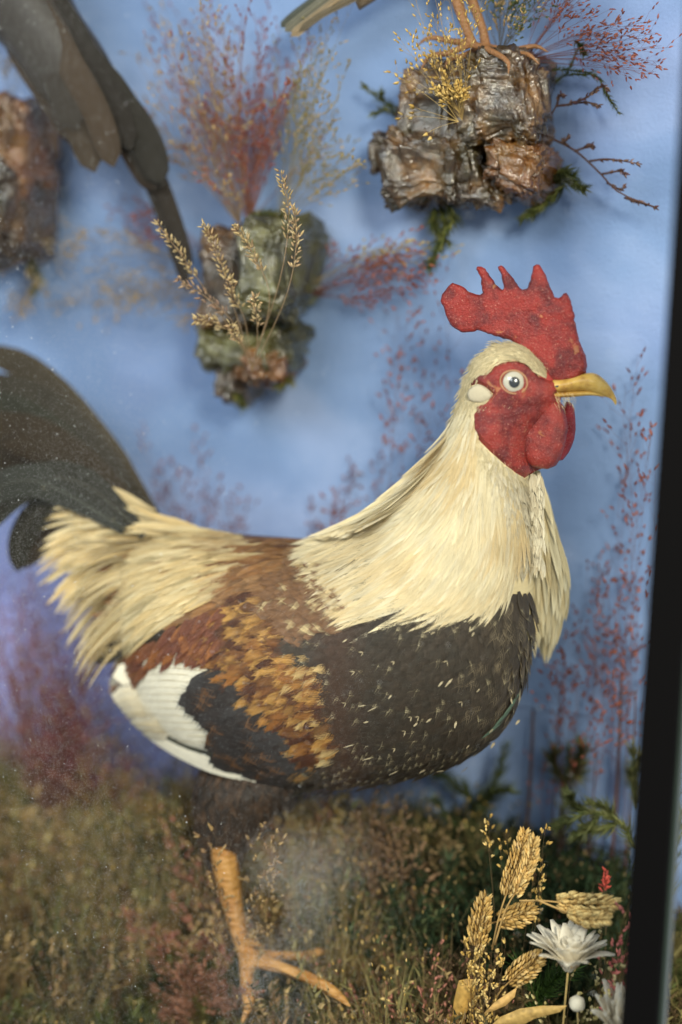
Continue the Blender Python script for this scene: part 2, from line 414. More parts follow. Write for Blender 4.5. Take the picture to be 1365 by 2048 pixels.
def surf(px, py, last=None):
    d = ray(px, py); h, n, i, _ = BVH.ray_cast(CAM, d)
    if h is None:
        if last is None:
            q = P(px, py, 0); h, n, i, _ = BVH.find_nearest(q)
            v = -(M3.transposed() @ (h - CAM)).z; return CAM + d * (v / -(M3.transposed() @ d).z), -d
        v = -(M3.transposed() @ (last[0] - CAM)).z
        return CAM + d * (v / -(M3.transposed() @ d).z), last[1]
    if n.dot(d) > 0: n = -n
    return h, n

def make_flow(guides):
    pts = []; dirs = []
    for g in guides:
        s = cr(g, max(8, 5 * len(g)))
        for a, b_ in zip(s[:-1], s[1:]):
            d = b_ - a; pts.append((a + b_) / 2); dirs.append(d / (np.linalg.norm(d) + 1e-9))
    pts = np.array(pts); dirs = np.array(dirs)
    def f(x, y):
        w = 1 / (((pts - (x, y)) ** 2).sum(1) + 60) ** 1.6
        d = (dirs * w[:, None]).sum(0); return d / (np.linalg.norm(d) + 1e-9)
    return f
def trace(flow, x, y, L, n, jit=0.0):
    out = [(x, y)]; st = L / (n - 1); ca, sa = math.cos(jit), math.sin(jit)
    for _ in range(n - 1):
        d = flow(x, y); x += (d[0] * ca - d[1] * sa) * st; y += (d[0] * sa + d[1] * ca) * st; out.append((x, y))
    return out
PXM = DIST / FPX       # metres per picture px near the bird
def vadd(c, k): return tuple(max(0, x * k) for x in c)
def mixt(a, b_, t): return tuple(x * (1 - t) + y_ * t for x, y_ in zip(a, b_))

def feather(mb, path, sf, hw, prof, colf, lift0=.0005, lift1=.004, strands=0, fan=.0, fringe=0, curl=0.0, sw=.00028, roll=0.0, cup=.12, vk=1.0):
    """one feather: curved vane on the traced path, plus loose barbs"""
    n = len(path); pts = []; last = None
    for i, (x, y) in enumerate(path):
        t = i / (n - 1)
        h, nn = sf(x, y, last); last = (h, nn)
        pts.append((h + nn * (lift0 + (lift1 - lift0) * t + curl * t * t), nn))
    seed = R(); rows = []; sides = []; W_ = hw * PXM
    for i in range(n):
        a = pts[max(i - 1, 0)][0]; b_ = pts[min(i + 1, n - 1)][0]; tn = (b_ - a)
        if tn.length < 1e-7: tn = Vector((-1, 0, 0))
        tn.normalize(); sd = pts[i][1].cross(tn)
        if sd.length < 1e-4: sd = Vector((0, 0, 1))
        sd.normalize(); sides.append(sd)
        nn = tn.cross(sd); nn = nn if nn.dot(pts[i][1]) > 0 else -nn
        sd2 = (sd + nn * roll).normalized()
        t = i / (n - 1); w = W_ * prof(t); c = vadd(colf(t, 0), vk); ce = vadd(colf(t, 1), vk)
        row = [mb.vert(pts[i][0] - sd2 * w - nn * w * cup, ce, (-1, t, seed)), mb.vert(pts[i][0] - sd2 * w * .5 - nn * w * cup * .2, c, (-.5, t, seed)), mb.vert(pts[i][0] + nn * .0001, c, (0, t, seed)),
               mb.vert(pts[i][0] + sd2 * w * .5 - nn * w * cup * .2, c, (.5, t, seed)), mb.vert(pts[i][0] + sd2 * w - nn * w * cup, ce, (1, t, seed))]
        rows.append(row)
    mb.grid(rows)
    def at(t):
        u = t * (n - 1); i = min(int(u), n - 2); f = u - i
        p = pts[i][0] * (1 - f) + pts[i + 1][0] * f
        if t > 1: p = pts[-1][0] + (pts[-1][0] - pts[-2][0]) * (t - 1) * (n - 1)
        return p, sides[i], pts[i][1]
    for k in range(strands):
        l = U(-1, 1); t0 = U(0, .55); t1 = U(.85, 1.07); ps = []; cs = []
        kf = U(.84, 1.12)
        for j in range(4):
            f = j / 3; t = t0 + (t1 - t0) * f; p, sd, nn = at(t)
            lat = l * W_ * (prof(min(t, .97)) * .9 + .12 * f)
            ps.append(p + sd * lat + nn * (.0003 + .0007 * f * R())); cs.append(vadd(colf(min(t, 1), abs(l)), kf))
        mb.ribbon(ps, sw, sides[min(n - 1, int(t0 * (n - 1)))], cs)
    for k in range(fringe):
        s_ = 1 if k % 2 else -1; t0 = .15 + .82 * (k / max(1, fringe - 1)); p0, sd, nn = at(t0)
        tn = (at(min(1, t0 + .05))[0] - at(max(0, t0 - .05))[0]).normalized()
        Lb = W_ * (prof(t0) * 1.15 + .55); p1 = p0 + (sd * s_ * math.sin(fan) + tn * math.cos(fan)) * Lb
        kf = U(.7, 1.3); c0 = vadd(colf(t0, .3), kf); c1 = vadd(colf(min(1, t0 + .15), 1), kf)
        mb.ribbon([p0 + nn * .0002, (p0 + p1) / 2 + nn * .0006 + sd * s_ * Lb * .06, p1 - nn * .0001], sw, (sd * math.cos(fan) - tn * s_ * math.sin(fan)).normalized(), [c0, mixt(c0, c1, .5), c1])
    return pts
p_lancet = lambda t: min(1, (.35 + 2.2 * t)) * (1 - t ** 3.2) ** .8 + .02
p_round = lambda t: min(1, .45 + 2.0 * t) * math.sqrt(max(0, 1 - max(0, (t - .45) / .55) ** 2.6)) + .01

# ---- neck hackle
HACK = make_flow([[(965, 700), (935, 780), (905, 860), (850, 930), (760, 1010), (670, 1065), (600, 1095)],
                  [(955, 790), (915, 900), (830, 1000), (720, 1080), (610, 1130)],
                  [(955, 840), (925, 960), (860, 1070), (770, 1160), (660, 1230)],
                  [(965, 880), (945, 1000), (900, 1120), (820, 1210), (700, 1255)],
                  [(985, 915), (975, 1040), (950, 1140), (890, 1225), (800, 1260)],
                  [(1010, 940), (1015, 1040), (1005, 1140), (960, 1215), (900, 1250)],
                  [(1030, 950), (1040, 1050), (1035, 1120), (1015, 1180)],
                  [(1060, 960), (1066, 1050), (1062, 1130), (1050, 1200)]])
CAPE = [(926, 800), (935, 790), (958, 800), (960, 830), (960, 880), (1000, 930), (1030, 960), (1030, 1040), (1010, 1110), (930, 1130), (850, 1150), (780, 1150), (740, 1120), (720, 1070), (690, 1062), (780, 1010), (860, 920), (905, 850)]
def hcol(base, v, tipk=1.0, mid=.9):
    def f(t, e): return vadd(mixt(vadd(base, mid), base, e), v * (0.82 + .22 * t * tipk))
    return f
def hk_noise(x, y): return noise.noise(Vector((x * .012, y * .012, 5)))
mb = MB(); cnt = 0; tries = 0
while cnt < 2000 and tries < 30000:
    tries += 1
    x = U(680, 1040); y = U(690, 1160)
    if not inpoly(x, y, CAPE): continue
    cnt += 1
    dist = math.hypot(x - 960, y - 780)
    L = 60 + min(1, dist / 240) * 145 + U(-20, 30)
    if y > 1000 and x > 880: L *= .8
    q = hk_noise(x, y); base = mixt((.84, .73, .48), (.75, .58, .31), max(0, min(1, .35 + q * 1.5 + U(-.15, .15))))
    if R() < .2: base = mixt(base, (.84, .76, .56), .6)
    jt = U(-.13, .13); path = trace(HACK, x, y, L, 8, jt)
    while L > 40 and path[-1][1] > 1085 and path[-1][0] < 582 + max(0, path[-1][1] - 1125) * .6 + U(-12, 12): L *= .88; path = trace(HACK, x, y, L, 8, jt)
    lift = .001 + .006 * min(1, dist / 300) * R()
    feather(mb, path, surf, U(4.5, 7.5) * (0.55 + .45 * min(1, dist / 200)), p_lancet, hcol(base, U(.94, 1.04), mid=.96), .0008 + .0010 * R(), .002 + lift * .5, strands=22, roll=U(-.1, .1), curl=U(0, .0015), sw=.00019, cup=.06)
# short cream feathering of the head and nape
HEADF = make_flow([[(1110, 745), (1060, 700), (1010, 688), (965, 705), (935, 770), (915, 850)], [(1100, 760), (1040, 712), (985, 715), (945, 760), (925, 850), (900, 920)],
                   [(960, 800), (945, 850), (940, 920)], [(975, 890), (985, 950), (985, 1000)], [(1070, 700), (1110, 745)]])
FACE = [(935, 778), (942, 764), (960, 746), (981, 743), (991, 730), (1012, 723), (1033, 721), (1054, 728), (1069, 739), (1079, 753), (1100, 760), (1125, 762), (1140, 770), (1108, 790), (1118, 800), (1128, 812), (1132, 850), (1120, 900),
        (1090, 935), (1072, 942), (1050, 957), (1037, 950), (1009, 929), (981, 904), (960, 883), (946, 859), (944, 830), (949, 809), (970, 802), (986, 788), (972, 775), (956, 768), (943, 772)]
cnt = 0; tries = 0
while cnt < 2600 and tries < 60000:
    tries += 1; x = U(905, 1110); y = U(676, 960)
    if inpoly(x, y, FACE) or BVH.ray_cast(CAM, ray(x, y))[0] is None: continue
    if y > 700 and x > 1095: continue
    cnt += 1
    base = mixt((.86, .74, .47), (.58, .46, .24), R() * .6)
    feather(mb, trace(HEADF if y < 900 or x < 950 else HACK, x, y, U(14, 30), 4, U(-.35, .35)), surf, U(1.4, 2.8), p_lancet, hcol(base, U(.72, 1.12)), .0004, .0026, strands=5, sw=.00017)
# white throat and chest strip
cnt = 0
while cnt < 520:
    x = U(985, 1085); y = U(905, 1125)
    if inpoly(x, y, FACE): continue
    cnt += 1
    base = mixt((.86, .77, .56), (.62, .52, .34), R() ** 1.5)
    feather(mb, trace(HACK, x, y, U(28, 50), 5, U(-.3, .3)), surf, U(3, 5.5), p_lancet, hcol(base, U(.8, 1.1)), .0006, .0035, strands=6, sw=.00022)
mb.build('neck_hackle', M_HACKLE, rooster, kind='stuff')
# lobe of hackle hanging on the far side of the breast
mb = MB()
LOBE = make_flow([[(1078, 950), (1105, 1060), (1122, 1150), (1118, 1240), (1095, 1330)], [(1070, 950), (1080, 1050), (1085, 1150), (1085, 1250), (1085, 1350)], [(1088, 960), (1112, 1050), (1134, 1140), (1134, 1215), (1110, 1300)]])
for k in range(380):
    t = R(); y = 935 + 265 * t; lo = 1052 + 8 * t; hi = 1080 + 50 * min(1, t * 1.5) - 4; x = U(lo, hi)
    yy = U(.036, .058) - .02 * (1 - t)
    L = U(90, 150) * (1 - .25 * max(0, t - .6))
    sf = lambda a, c_, last=None, yy=yy: (P(a, c_, yy), Vector((.45, -.86, .25)).normalized())
    base = mixt((.92, .82, .55), (.80, .64, .34), R() ** 1.5)
    feather(mb, trace(LOBE, x, y, L, 7, U(-.04, .04)), sf, U(5, 8), p_lancet, hcol(base, U(.85, 1.1)), 0, .004, strands=8, roll=U(-.3, .3))
mb.build('far_hackle', M_HACKLE, rooster, kind='stuff')

# ---- breast, back and wing plumage
BR = make_flow([[(1070, 1180), (1084, 1300), (1060, 1410), (985, 1490), (860, 1540), (700, 1560)], [(1030, 1180), (1020, 1300), (960, 1400), (850, 1480), (700, 1530)],
                [(950, 1230), (900, 1330), (800, 1400), (690, 1440)], [(850, 1250), (750, 1310), (640, 1350), (540, 1390)], [(720, 1240), (600, 1265), (480, 1290), (390, 1330), (270, 1380)],
                [(640, 1100), (500, 1130), (400, 1180)], [(690, 1400), (560, 1450), (430, 1480)], [(700, 1510), (560, 1545), (400, 1530)]])
ORANGE = [(430, 1290), (450, 1235), (510, 1195), (570, 1225), (620, 1290), (660, 1330), (692, 1400), (705, 1480), (690, 1540), (630, 1530), (600, 1450), (530, 1400), (470, 1345)]
SLATE = [(425, 1312), (470, 1330), (520, 1390), (580, 1440), (625, 1540), (580, 1575), (500, 1560), (492, 1500), (468, 1440), (440, 1390)]
MAROON = [(240, 1320), (300, 1280), (390, 1230), (460, 1210), (460, 1270), (440, 1300), (370, 1296), (320, 1310), (290, 1345), (250, 1360)]
MOTTLE = [(560, 1160), (640, 1130), (710, 1180), (720, 1255), (640, 1270), (560, 1250)]
WHITE = [(300, 1345), (370, 1300), (440, 1305), (430, 1350), (440, 1400), (462, 1445), (490, 1490), (500, 1530), (345, 1500), (265, 1450), (218, 1390), (232, 1345)]
mb = MB(); mo = MB(); ms = MB()
ys = np.arange(1070, 1600, 11.0)
for yy in ys[::-1]:
    for xx in np.arange(232, 1110, 12.0):
        x = xx + U(-6, 6); y = yy + U(-5, 5)
        if BVH.ray_cast(CAM, ray(x, y))[0] is None: continue
        if y < 1180 and x > 790: continue
        jx = x + 26 * noise.noise(Vector((x * .02, y * .02, 11))) + U(-9, 9); jy = y + 26 * noise.noise(Vector((x * .02, y * .02, 17))) + U(-9, 9)
        if inpoly(x, y, WHITE) or (x < 450 and y > 1470 and y < 1560 and x > 250): continue
        if inpoly(x, y, MAROON):
            base = mixt((.14, .045, .025), (.30, .11, .03), R() ** 2)
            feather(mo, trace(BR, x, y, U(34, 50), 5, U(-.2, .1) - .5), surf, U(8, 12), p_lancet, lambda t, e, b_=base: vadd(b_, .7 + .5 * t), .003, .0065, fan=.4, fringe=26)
            continue
        if inpoly(x, y, SLATE):
            if R() < .45: continue
            base = mixt((.045, .040, .038), (.03, .022, .018), R())
            edge = (.16, .075, .03) if R() < .25 else base
            feather(ms, trace(BR, x, y, U(60, 80), 7, U(-.15, .15)), surf, U(19, 25), p_round, lambda t, e, b_=base, g=edge: mixt(b_, g, 1.0 if (t > .93 or (e and t > .7)) else 0), .0030, .0066, fan=.5, fringe=14, cup=.05)
            continue
        if inpoly(jx, jy, ORANGE):
            r_ = R(); rt = max(0, min(1, (x + (y - 1300) * -.3 - 560) / 100))
            q_ = noise.noise(Vector((x * .022, y * .022, 9))); base = mixt(mixt((.10, .035, .014), (.36, .14, .028), max(0, min(1, .45 + q_ * 1.6))), (.66, .36, .09), R() ** 3) if r_ < .8 else (.09, .03, .012)
            if R() < rt * .28: base = mixt((.70, .52, .24), (.55, .33, .10), R())
            dk = (.10, .035, .012)
            feather(mo, trace(BR, x, y, U(36, 64), 6, U(-.35, .35)), surf, U(8, 14), p_round, lambda t, e, b_=base, d_=dk: mixt(d_, b_, min(1, .15 + 1.0 * t)), .001, .0035 + .003 * R(), strands=16, fan=.34, fringe=30, sw=.0002, vk=.55)
            continue
        if inpoly(jx, jy, MOTTLE):
            base = (.13, .07, .035); tip = (.56, .43, .22) if R() < .16 else (.20, .10, .045)
            feather(mo, trace(BR, x, y, U(34, 50), 6, U(-.25, .25)), surf, U(9, 14), p_round, lambda t, e, b_=base, g=tip: mixt(b_, g, max(0, min(1, (t - .45) * 3))), .001, .006, fan=.5, fringe=16)
            continue
        if x < 665 - (y - 1080) * .25 and y < 1240:                  # back
            base = mixt((.13, .06, .03), (.34, .15, .05), R() ** 1.6); tip = mixt(base, (.6, .34, .14), R() * .6)
            feather(mo, trace(BR, x, y, U(40, 64), 5, U(-.2, .2)), surf, U(7, 11), p_round, lambda t, e, b_=base, g=tip: mixt(b_, g, t), .001, .0035, fan=.4, fringe=16, strands=8, vk=.7, sw=.0002)
            continue
        # dark breast
        edge = (y > 1470) or (x > 1035); band = max(0, 1 - abs(x - 720) / 70)
        base = mixt((.038, .031, .022), (.048, .034, .022), R())
        base = mixt(base, (.075, .058, .040), .7 * max(0, min(1, (x - 930) / 130)))
        base = mixt(base, (.065, .032, .018), band * .8)
        pt = .42 if edge else .075
        tipc = (.50, .42, .25) if R() < pt else None
        if edge and tipc is None and R() < .5: tipc = (.14, .10, .055)
        vn = R() < .4 * max(0, min(1, (x - 950) / 110))
        def cf(t, e, b_=base, tc=tipc, vn=vn):
            if tc and t > .90: return tc if (not e) else mixt(b_, tc, .35)
            if vn and e and t > .5: return mixt(b_, (.35, .27, .16), .5)
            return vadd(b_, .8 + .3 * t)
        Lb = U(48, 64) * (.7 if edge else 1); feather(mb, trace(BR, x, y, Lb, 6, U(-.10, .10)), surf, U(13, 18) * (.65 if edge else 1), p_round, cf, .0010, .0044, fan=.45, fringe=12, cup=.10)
# pale V ticks and stray barbs
TICKS = [(903, 1352, 34, 3.2), (885, 1358, 20, 3), (870, 1262, 14, 2), (937, 1250, 16, 2), (945, 1262, 14, 2.6), (735, 1405, 22, 1.6), (757, 1408, 30, 1.4), (740, 1437, 14, 2.5), (835, 1438, 14, 3), (862, 1430, 18, 3), (910, 1435, 16, 3.5), (955, 1372, 14, 2.4),
         (1013, 1390, 14, 3), (712, 1480, 34, 1.6), (748, 1505, 34, 1.8), (797, 1530, 30, 1.6), (850, 1528, 22, 4), (885, 1530, 26, 4), (930, 1522, 24, 3.5), (980, 1450, 18, 4), (935, 1480, 14, 3), (990, 1485, 22, 3.5), (1040, 1440, 18, 3.5), (700, 1278, 16, 2), (785, 1385, 12, 2)]
for x, y, L, hw in TICKS:
    feather(mb, trace(BR, x, y, L * .62, 4, U(-.5, .5)), surf, hw * .7, p_lancet, lambda t, e: (.55, .46, .29) if t > .2 else (.25, .2, .12), .0055, .0075, fringe=14, fan=.6)
for k in range(14):
    x = U(690, 1075); y = U(1260, 1560)
    if BVH.ray_cast(CAM, ray(x, y))[0] is None: continue
    L = U(5, 9)
    for s_ in (-1, 1):
        feather(mb, trace(BR, x, y, L, 3, s_ * U(.5, .8)), surf, U(1, 2), p_lancet, lambda t, e: (.38, .31, .19), .0052, .0066, fringe=3, fan=.5)
mb.build('breast_plumage', M_BROAD, rooster, kind='stuff')
mo.build('golden_wing_coverts', M_BROAD, rooster, kind='stuff')
ms.build('slate_wing_coverts', M_BROAD, rooster, kind='stuff')
# teal sheen feathers at the breast edge
for q, (x, y) in enumerate([(1018, 1408), (1000, 1436), (1030, 1385)]):
    mb = MB(); feather(mb, trace(BR, x, y, 54, 6, .1), surf, 6, p_lancet, lambda t, e: (.10, .15, .10), .004, .006); mb.build('green_breast_feather', M_BROAD, rooster)
# white wing feathers
WB = [((415, 1330), (330, 1322), (240, 1342), 26), ((420, 1352), (320, 1346), (226, 1362), 27), ((430, 1378), (320, 1372), (224, 1382), 28), ((440, 1405), (330, 1400), (232, 1400), 28),
      ((450, 1432), (340, 1428), (246, 1420), 28), ((460, 1458), (350, 1456), (262, 1442), 26), ((470, 1482), (370, 1482), (286, 1466), 22)]
WB2 = []
for q in range(len(WB) - 1):
    WB2.append(WB[q]); WB2.append(tuple(tuple((u + v) / 2 for u, v in zip(WB[q][k], WB[q + 1][k])) for k in range(3)) + (24,))
WB = WB2 + [WB[-1]]
for q, (a, m_, c_, hw) in enumerate(WB):
    mb = MB(); fp = feather(mb, [tuple(v) for v in cr([a, m_, c_], 12)], surf, hw, lambda t: math.sqrt(max(0, 1 - max(0, (t - .8) / .2) ** 2.5)) + .02,
                       lambda t, e: vadd((.78, .71, .55), 1.0 if not e else .96), .0008 + .0002 * (13 - q), .0010 + .00022 * (13 - q), cup=.04); mb.tube([p_[0] + p_[1] * .0003 for p_ in fp[:-1]], [.0005 * (1 - i_ / 13) for i_ in range(11)], (.50, .42, .28), 5)
    mb.build('wing_feather', M_BROAD, rooster)
yw = surf(420, 1490)[0].y
def wsf(y_):
    return lambda a, b_, last=None: (P(a, b_, y_ + .05 * max(0, (420 - a)) / 140 * .6), Vector((-.25, -.93, -.28)).normalized())
mb = MB(); feather(mb, [tuple(v) for v in cr([(520, 1560), (430, 1534), (350, 1500), (288, 1468)], 14)], wsf(yw + .006), 21, lambda t: .95 * math.sin(math.pi * min(1, .10 + t * .90)) ** .7 + .03, lambda t, e: (.78, .71, .55), 0, 0, cup=.04)
mb.build('wing_feather', M_BROAD, rooster, label='lowest white wing feather along the belly')
mb = MB(); feather(mb, [tuple(v) for v in cr([(500, 1525), (410, 1508), (330, 1474), (262, 1425)], 14)], wsf(yw + .003), 8, lambda t: math.sin(math.pi * (.1 + t * .88)) ** .5, lambda t, e: (.05, .05, .035), 0, 0, fringe=20, fan=.5)
mb.build('wing_feather', M_BROAD, rooster, label='narrow dark wing feather between the white ones')

# ---- saddle hackle
SAD = make_flow([[(600, 1075), (450, 1058), (330, 1030), (200, 985), (60, 985)], [(600, 1080), (430, 1072), (270, 1075), (150, 1095), (90, 1135)], [(590, 1088), (430, 1088), (290, 1115), (190, 1170), (130, 1250)],
                 [(570, 1100), (420, 1120), (290, 1180), (205, 1270), (165, 1350)], [(540, 1130), (420, 1165), (310, 1235), (235, 1320), (200, 1400)], [(520, 1155), (440, 1195), (350, 1255), (280, 1325), (238, 1395)]])
SADP = [(560, 1085), (500, 1075), (400, 1055), (330, 1030), (270, 990), (210, 985), (200, 1010), (210, 1080), (230, 1150), (240, 1240), (300, 1255), (380, 1215), (470, 1175), (520, 1130)]
def ssurf(x, y, last=None):
    h, n = surf(x, y, last); return h, n
mb = MB(); cnt = 0
while cnt < 720:
    x = U(200, 570); y = U(980, 1260)
    if not inpoly(x, y, SADP): continue
    cnt += 1
    t = max(0, min(1, (560 - x) / 330))
    base = mixt((.74, .55, .26), (.82, .68, .40), R()); 
    if R() < .18: base = mixt(base, (.34, .26, .12), .6)
    if x > 470: base = mixt(base, (.34, .17, .06), .5 * R())
    feather(mb, trace(SAD, x, y, U(95, 160) * (.75 + .3 * t) * (.8 if y < 1040 else 1), 8, U(-.05, .05)), ssurf, U(5, 8), p_lancet, hcol(base, U(.88, 1.05), mid=.95), .001, .004 + .007 * R() * t, strands=14, roll=U(-.15, .15), sw=.00022, cup=.08)
mb.build('saddle_hackle', M_HACKLE, rooster, kind='stuff')

# ---- tail
def big_feather(name, parent, path, hw, y0, y1, c, ce=None, tip=.4, tilt=(0, -1, .0), label=None, n=16, shaft=True, prof=None, mat_=M_BROAD):
    mb = MB(); pp = [tuple(v) for v in cr(path, n)]
    k = {'i': 0}
    def sf(a, b_, last=None):
        t = k['i'] / (n - 1); k['i'] += 1; return P(a, b_, y0 + (y1 - y0) * t), Vector(tilt).normalized()
    pr = prof or (lambda t: min(1, .3 + 2.5 * t) * math.sqrt(max(0, 1 - max(0, (t - tip) / (1 - tip)) ** 2.2)) + .01)
    pts = feather(mb, pp, sf, hw, pr, lambda t, e: (ce if (e and ce) else c), 0, 0, fringe=int(hw * 1.2), fan=.5)
    if shaft: mb.tube([p[0] + Vector(tilt) * .0006 for p in pts], [.0009 * (1 - i / n) + .0002 for i in range(n)], vadd(c, 2.2), 5)
    return mb.build(name, mat_, parent, label=label)
TB = (.062, .050, .034)
tails = [([(335, 1075), (252, 965), (186, 878), (112, 790), (30, 724), (-70, 700)], 40, .032, .055, TB, (.085, .065, .04)),
         ([(320, 1080), (215, 970), (130, 870), (45, 800), (-70, 760)], 58, .028, .045, (.055, .047, .034), None),
         ([(310, 1085), (190, 985), (95, 890), (5, 830), (-80, 815)], 62, .024, .036, (.045, .044, .031), None),
         ([(300, 1085), (190, 980), (90, 900), (0, 870), (-80, 860)], 62, .018, .028, (.052, .038, .024), None),
         ([(300, 1090), (190, 1010), (100, 940), (10, 915), (-80, 930)], 60, .012, .02, (.040, .030, .02), None),
         ([(300, 1060), (230, 1000), (160, 930), (90, 900), (0, 890)], 40, .004, .01, (.052, .038, .024), None)]
for pth, hw, a, b_, c, ce in tails: big_feather('tail_feather', rooster, pth, hw, a, b_, vadd(c, .72), vadd(ce or c, .72), tilt=(.1, -1, .1), mat_=M_DARKF, shaft=False)
for pth, hw, a, b_, c in [([(290, 1070), (180, 975), (90, 955), (20, 990), (-30, 1060)], 36, -.02, -.03, (.036, .034, .026)),
                          ([(260, 1060), (150, 1000), (80, 1020), (40, 1080), (35, 1145)], 32, -.012, -.02, (.03, .026, .018)),
                          ([(270, 1080), (180, 1040), (110, 1060), (60, 1110), (25, 1130)], 24, -.008, -.01, (.045, .032, .02)),
                          ([(250, 1060), (130, 985), (50, 960), (-20, 985), (-60, 1040)], 34, -.024, -.035, (.042, .042, .034))]:
    big_feather('sickle_feather', rooster, pth, hw, a, b_, vadd(c, .8), None, tip=.6, tilt=(.1, -1, .25), mat_=M_DARKF)

# ---- thighs, legs and feet
def thigh(secs, yc, name='thigh'):
    mb = MB(); sweep(secs, 24, 24, mb, lambda t, p: vadd((.045, .03, .02), 1), yoff=yc)
    th = mb
    bv = BVHTree.FromPolygons([Vector(v) for v in mb.v], mb.f)
    x0, y0, x1, y1 = secs[0][0], secs[0][1], secs[0][2], secs[0][3]
    for k in range(420):
        t = R(); s = cr([x[:4] for x in secs], 30)[int(t * 29)]; u = R()
        x = s[0] + (s[2] - s[0]) * u; y = s[1] + (s[3] - s[1]) * u
        h = bv.ray_cast(CAM, ray(x, y))
        if h[0] is None: continue
        def sf(a, b_, last=None):
            g = bv.ray_cast(CAM, ray(a, b_))
            if g[0] is None: return (last if last else (P(a, b_, yc), Vector((0, -1, 0))))[0] + (P(a, b_, yc) - P(a, b_ - 8, yc)) * (1 if last else 0), Vector((0, -1, 0))
            return g[0], g[1]
        base = mixt((.028, .020, .014), (.08, .045, .024), R() ** 2)
        feather(mb, [(x, y), (x + U(-3, 3), y + 9), (x + U(-5, 5), y + 19), (x + U(-7, 7), y + 30)], sf, U(6, 10), p_round, lambda t, e, b_=base: b_, .0006, .004, fringe=6, fan=.4)
    return mb.build(name, M_BROAD, rooster)
thigh([(400, 1540, 610, 1540, .022), (392, 1575, 585, 1575, .028), (392, 1620, 545, 1630, .024), (402, 1670, 500, 1680, .018), (414, 1708, 482, 1712, .011), (420, 1726, 474, 1728, .004)], -.030)
thigh([(500, 1480, 640, 1500, .03), (505, 1560, 610, 1565, .026), (512, 1610, 575, 1615, .014), (520, 1640, 566, 1645, .005)], .04, 'thigh')
def leg_mesh(px_paths, name, mat_, parent, y0, vox=.0011):
    mb = MB()
    for path, rads, yy in px_paths:
        pts = cr([(*P(x, y, yv), r * PXM) for (x, y), r, yv in zip(path, rads, yy)], 7 * len(path))
        mb.tube([Vector(p[:3]) for p in pts], [p[3] for p in pts], n=10)
    o = mb.build(name, mat_, parent)
    m = o.modifiers.new('rem', 'REMESH'); m.mode = 'VOXEL'; m.voxel_size = vox; m.use_smooth_shade = True
    m = o.modifiers.new('sm', 'SMOOTH'); m.factor = .5; m.iterations = 4
    return o
leg_mesh([([(446, 1690), (456, 1760), (470, 1830), (486, 1890), (500, 1925)], [28, 26, 20, 17, 21], [-.04, -.045, -.05, -.055, -.058]),
          ([(498, 1905), (494, 1950), (497, 1990), (497, 2015), (484, 2046)], [22, 15, 14, 10, 3], [-.058, -.066, -.076, -.084, -.09]),
          ([(500, 1915), (560, 1935), (620, 1958), (668, 1985), (702, 2014)], [20, 12, 12, 11, 3], [-.058, -.062, -.07, -.078, -.085]),
          ([(505, 1915), (560, 1912), (610, 1912), (640, 1904), (662, 1906)], [18, 9, 9, 8, 2], [-.055, -.045, -.03, -.02, -.012]),
          ([(490, 1885), (512, 1888), (524, 1893)], [12, 7, 2], [-.055, -.06, -.065])], 'leg', M_LEG, rooster, -.05)
leg_mesh([([(542, 1615), (548, 1690), (556, 1760), (566, 1812)], [20, 17, 15, 17], [.04, .04, .042, .045]),
          ([(566, 1808), (600, 1822), (640, 1835), (664, 1850)], [14, 9, 8, 2], [.045, .035, .025, .02]),
          ([(566, 1808), (570, 1832), (560, 1856)], [14, 9, 3], [.045, .03, .02]), ([(566, 1808), (610, 1806), (650, 1806)], [12, 8, 2], [.045, .055, .065])], 'leg', M_LEG, rooster, .04)

# ---- head: face skin, comb, wattles, lobe, eye, beak
def cdt(poly, step, jit=.25):
    bd = []
    for i in range(len(poly)):
        a = poly[i - 1]; b_ = poly[i]; k = max(1, int(math.dist(a, b_) / step))
        for j in range(k): bd.append((a[0] + (b_[0] - a[0]) * j / k, a[1] + (b_[1] - a[1]) * j / k))
    nb = len(bd); pts = list(bd)
    xs = [p[0] for p in poly]; ys_ = [p[1] for p in poly]
    y = min(ys_); r_ = 0
    while y < max(ys_):
        x = min(xs) + (step / 2 if r_ % 2 else 0)
        while x < max(xs):
            if inpoly(x, y, poly) and edist(x, y, poly) > step * .55: pts.append((x + U(-jit, jit), y + U(-jit, jit)))
            x += step
        y += step * .87; r_ += 1
    vv, _, ff, *_ = delaunay_2d_cdt([Vector(p) for p in pts], [(i, (i + 1) % nb) for i in range(nb)], [], 1, 1e-5)
    ff = [tuple(f) for f in ff]
    ff = [f for f in ff if inpoly(sum(vv[i].x for i in f) / len(f), sum(vv[i].y for i in f) / len(f), poly)]
    return [(v.x, v.y) for v in vv], ff
def patch(name, poly, thick, ramp_px, mat_, parent, step=4.0, sink=.0002, bumpf=None, sf=None):
    pts, ff = cdt(poly, step); mb = MB(); last = None
    for x, y in pts:
        h, n = (sf or surf)(x, y); d = edist(x, y, poly); k = min(1, d / ramp_px); k = k * k * (3 - 2 * k)
        q = h + n * (-sink + (thick + sink) * k + (bumpf(x, y) if bumpf else 0) * k)
        mb.vert(q)
    for f in ff: mb.face(*f)
    o = mb.build(name, mat_, parent); return o
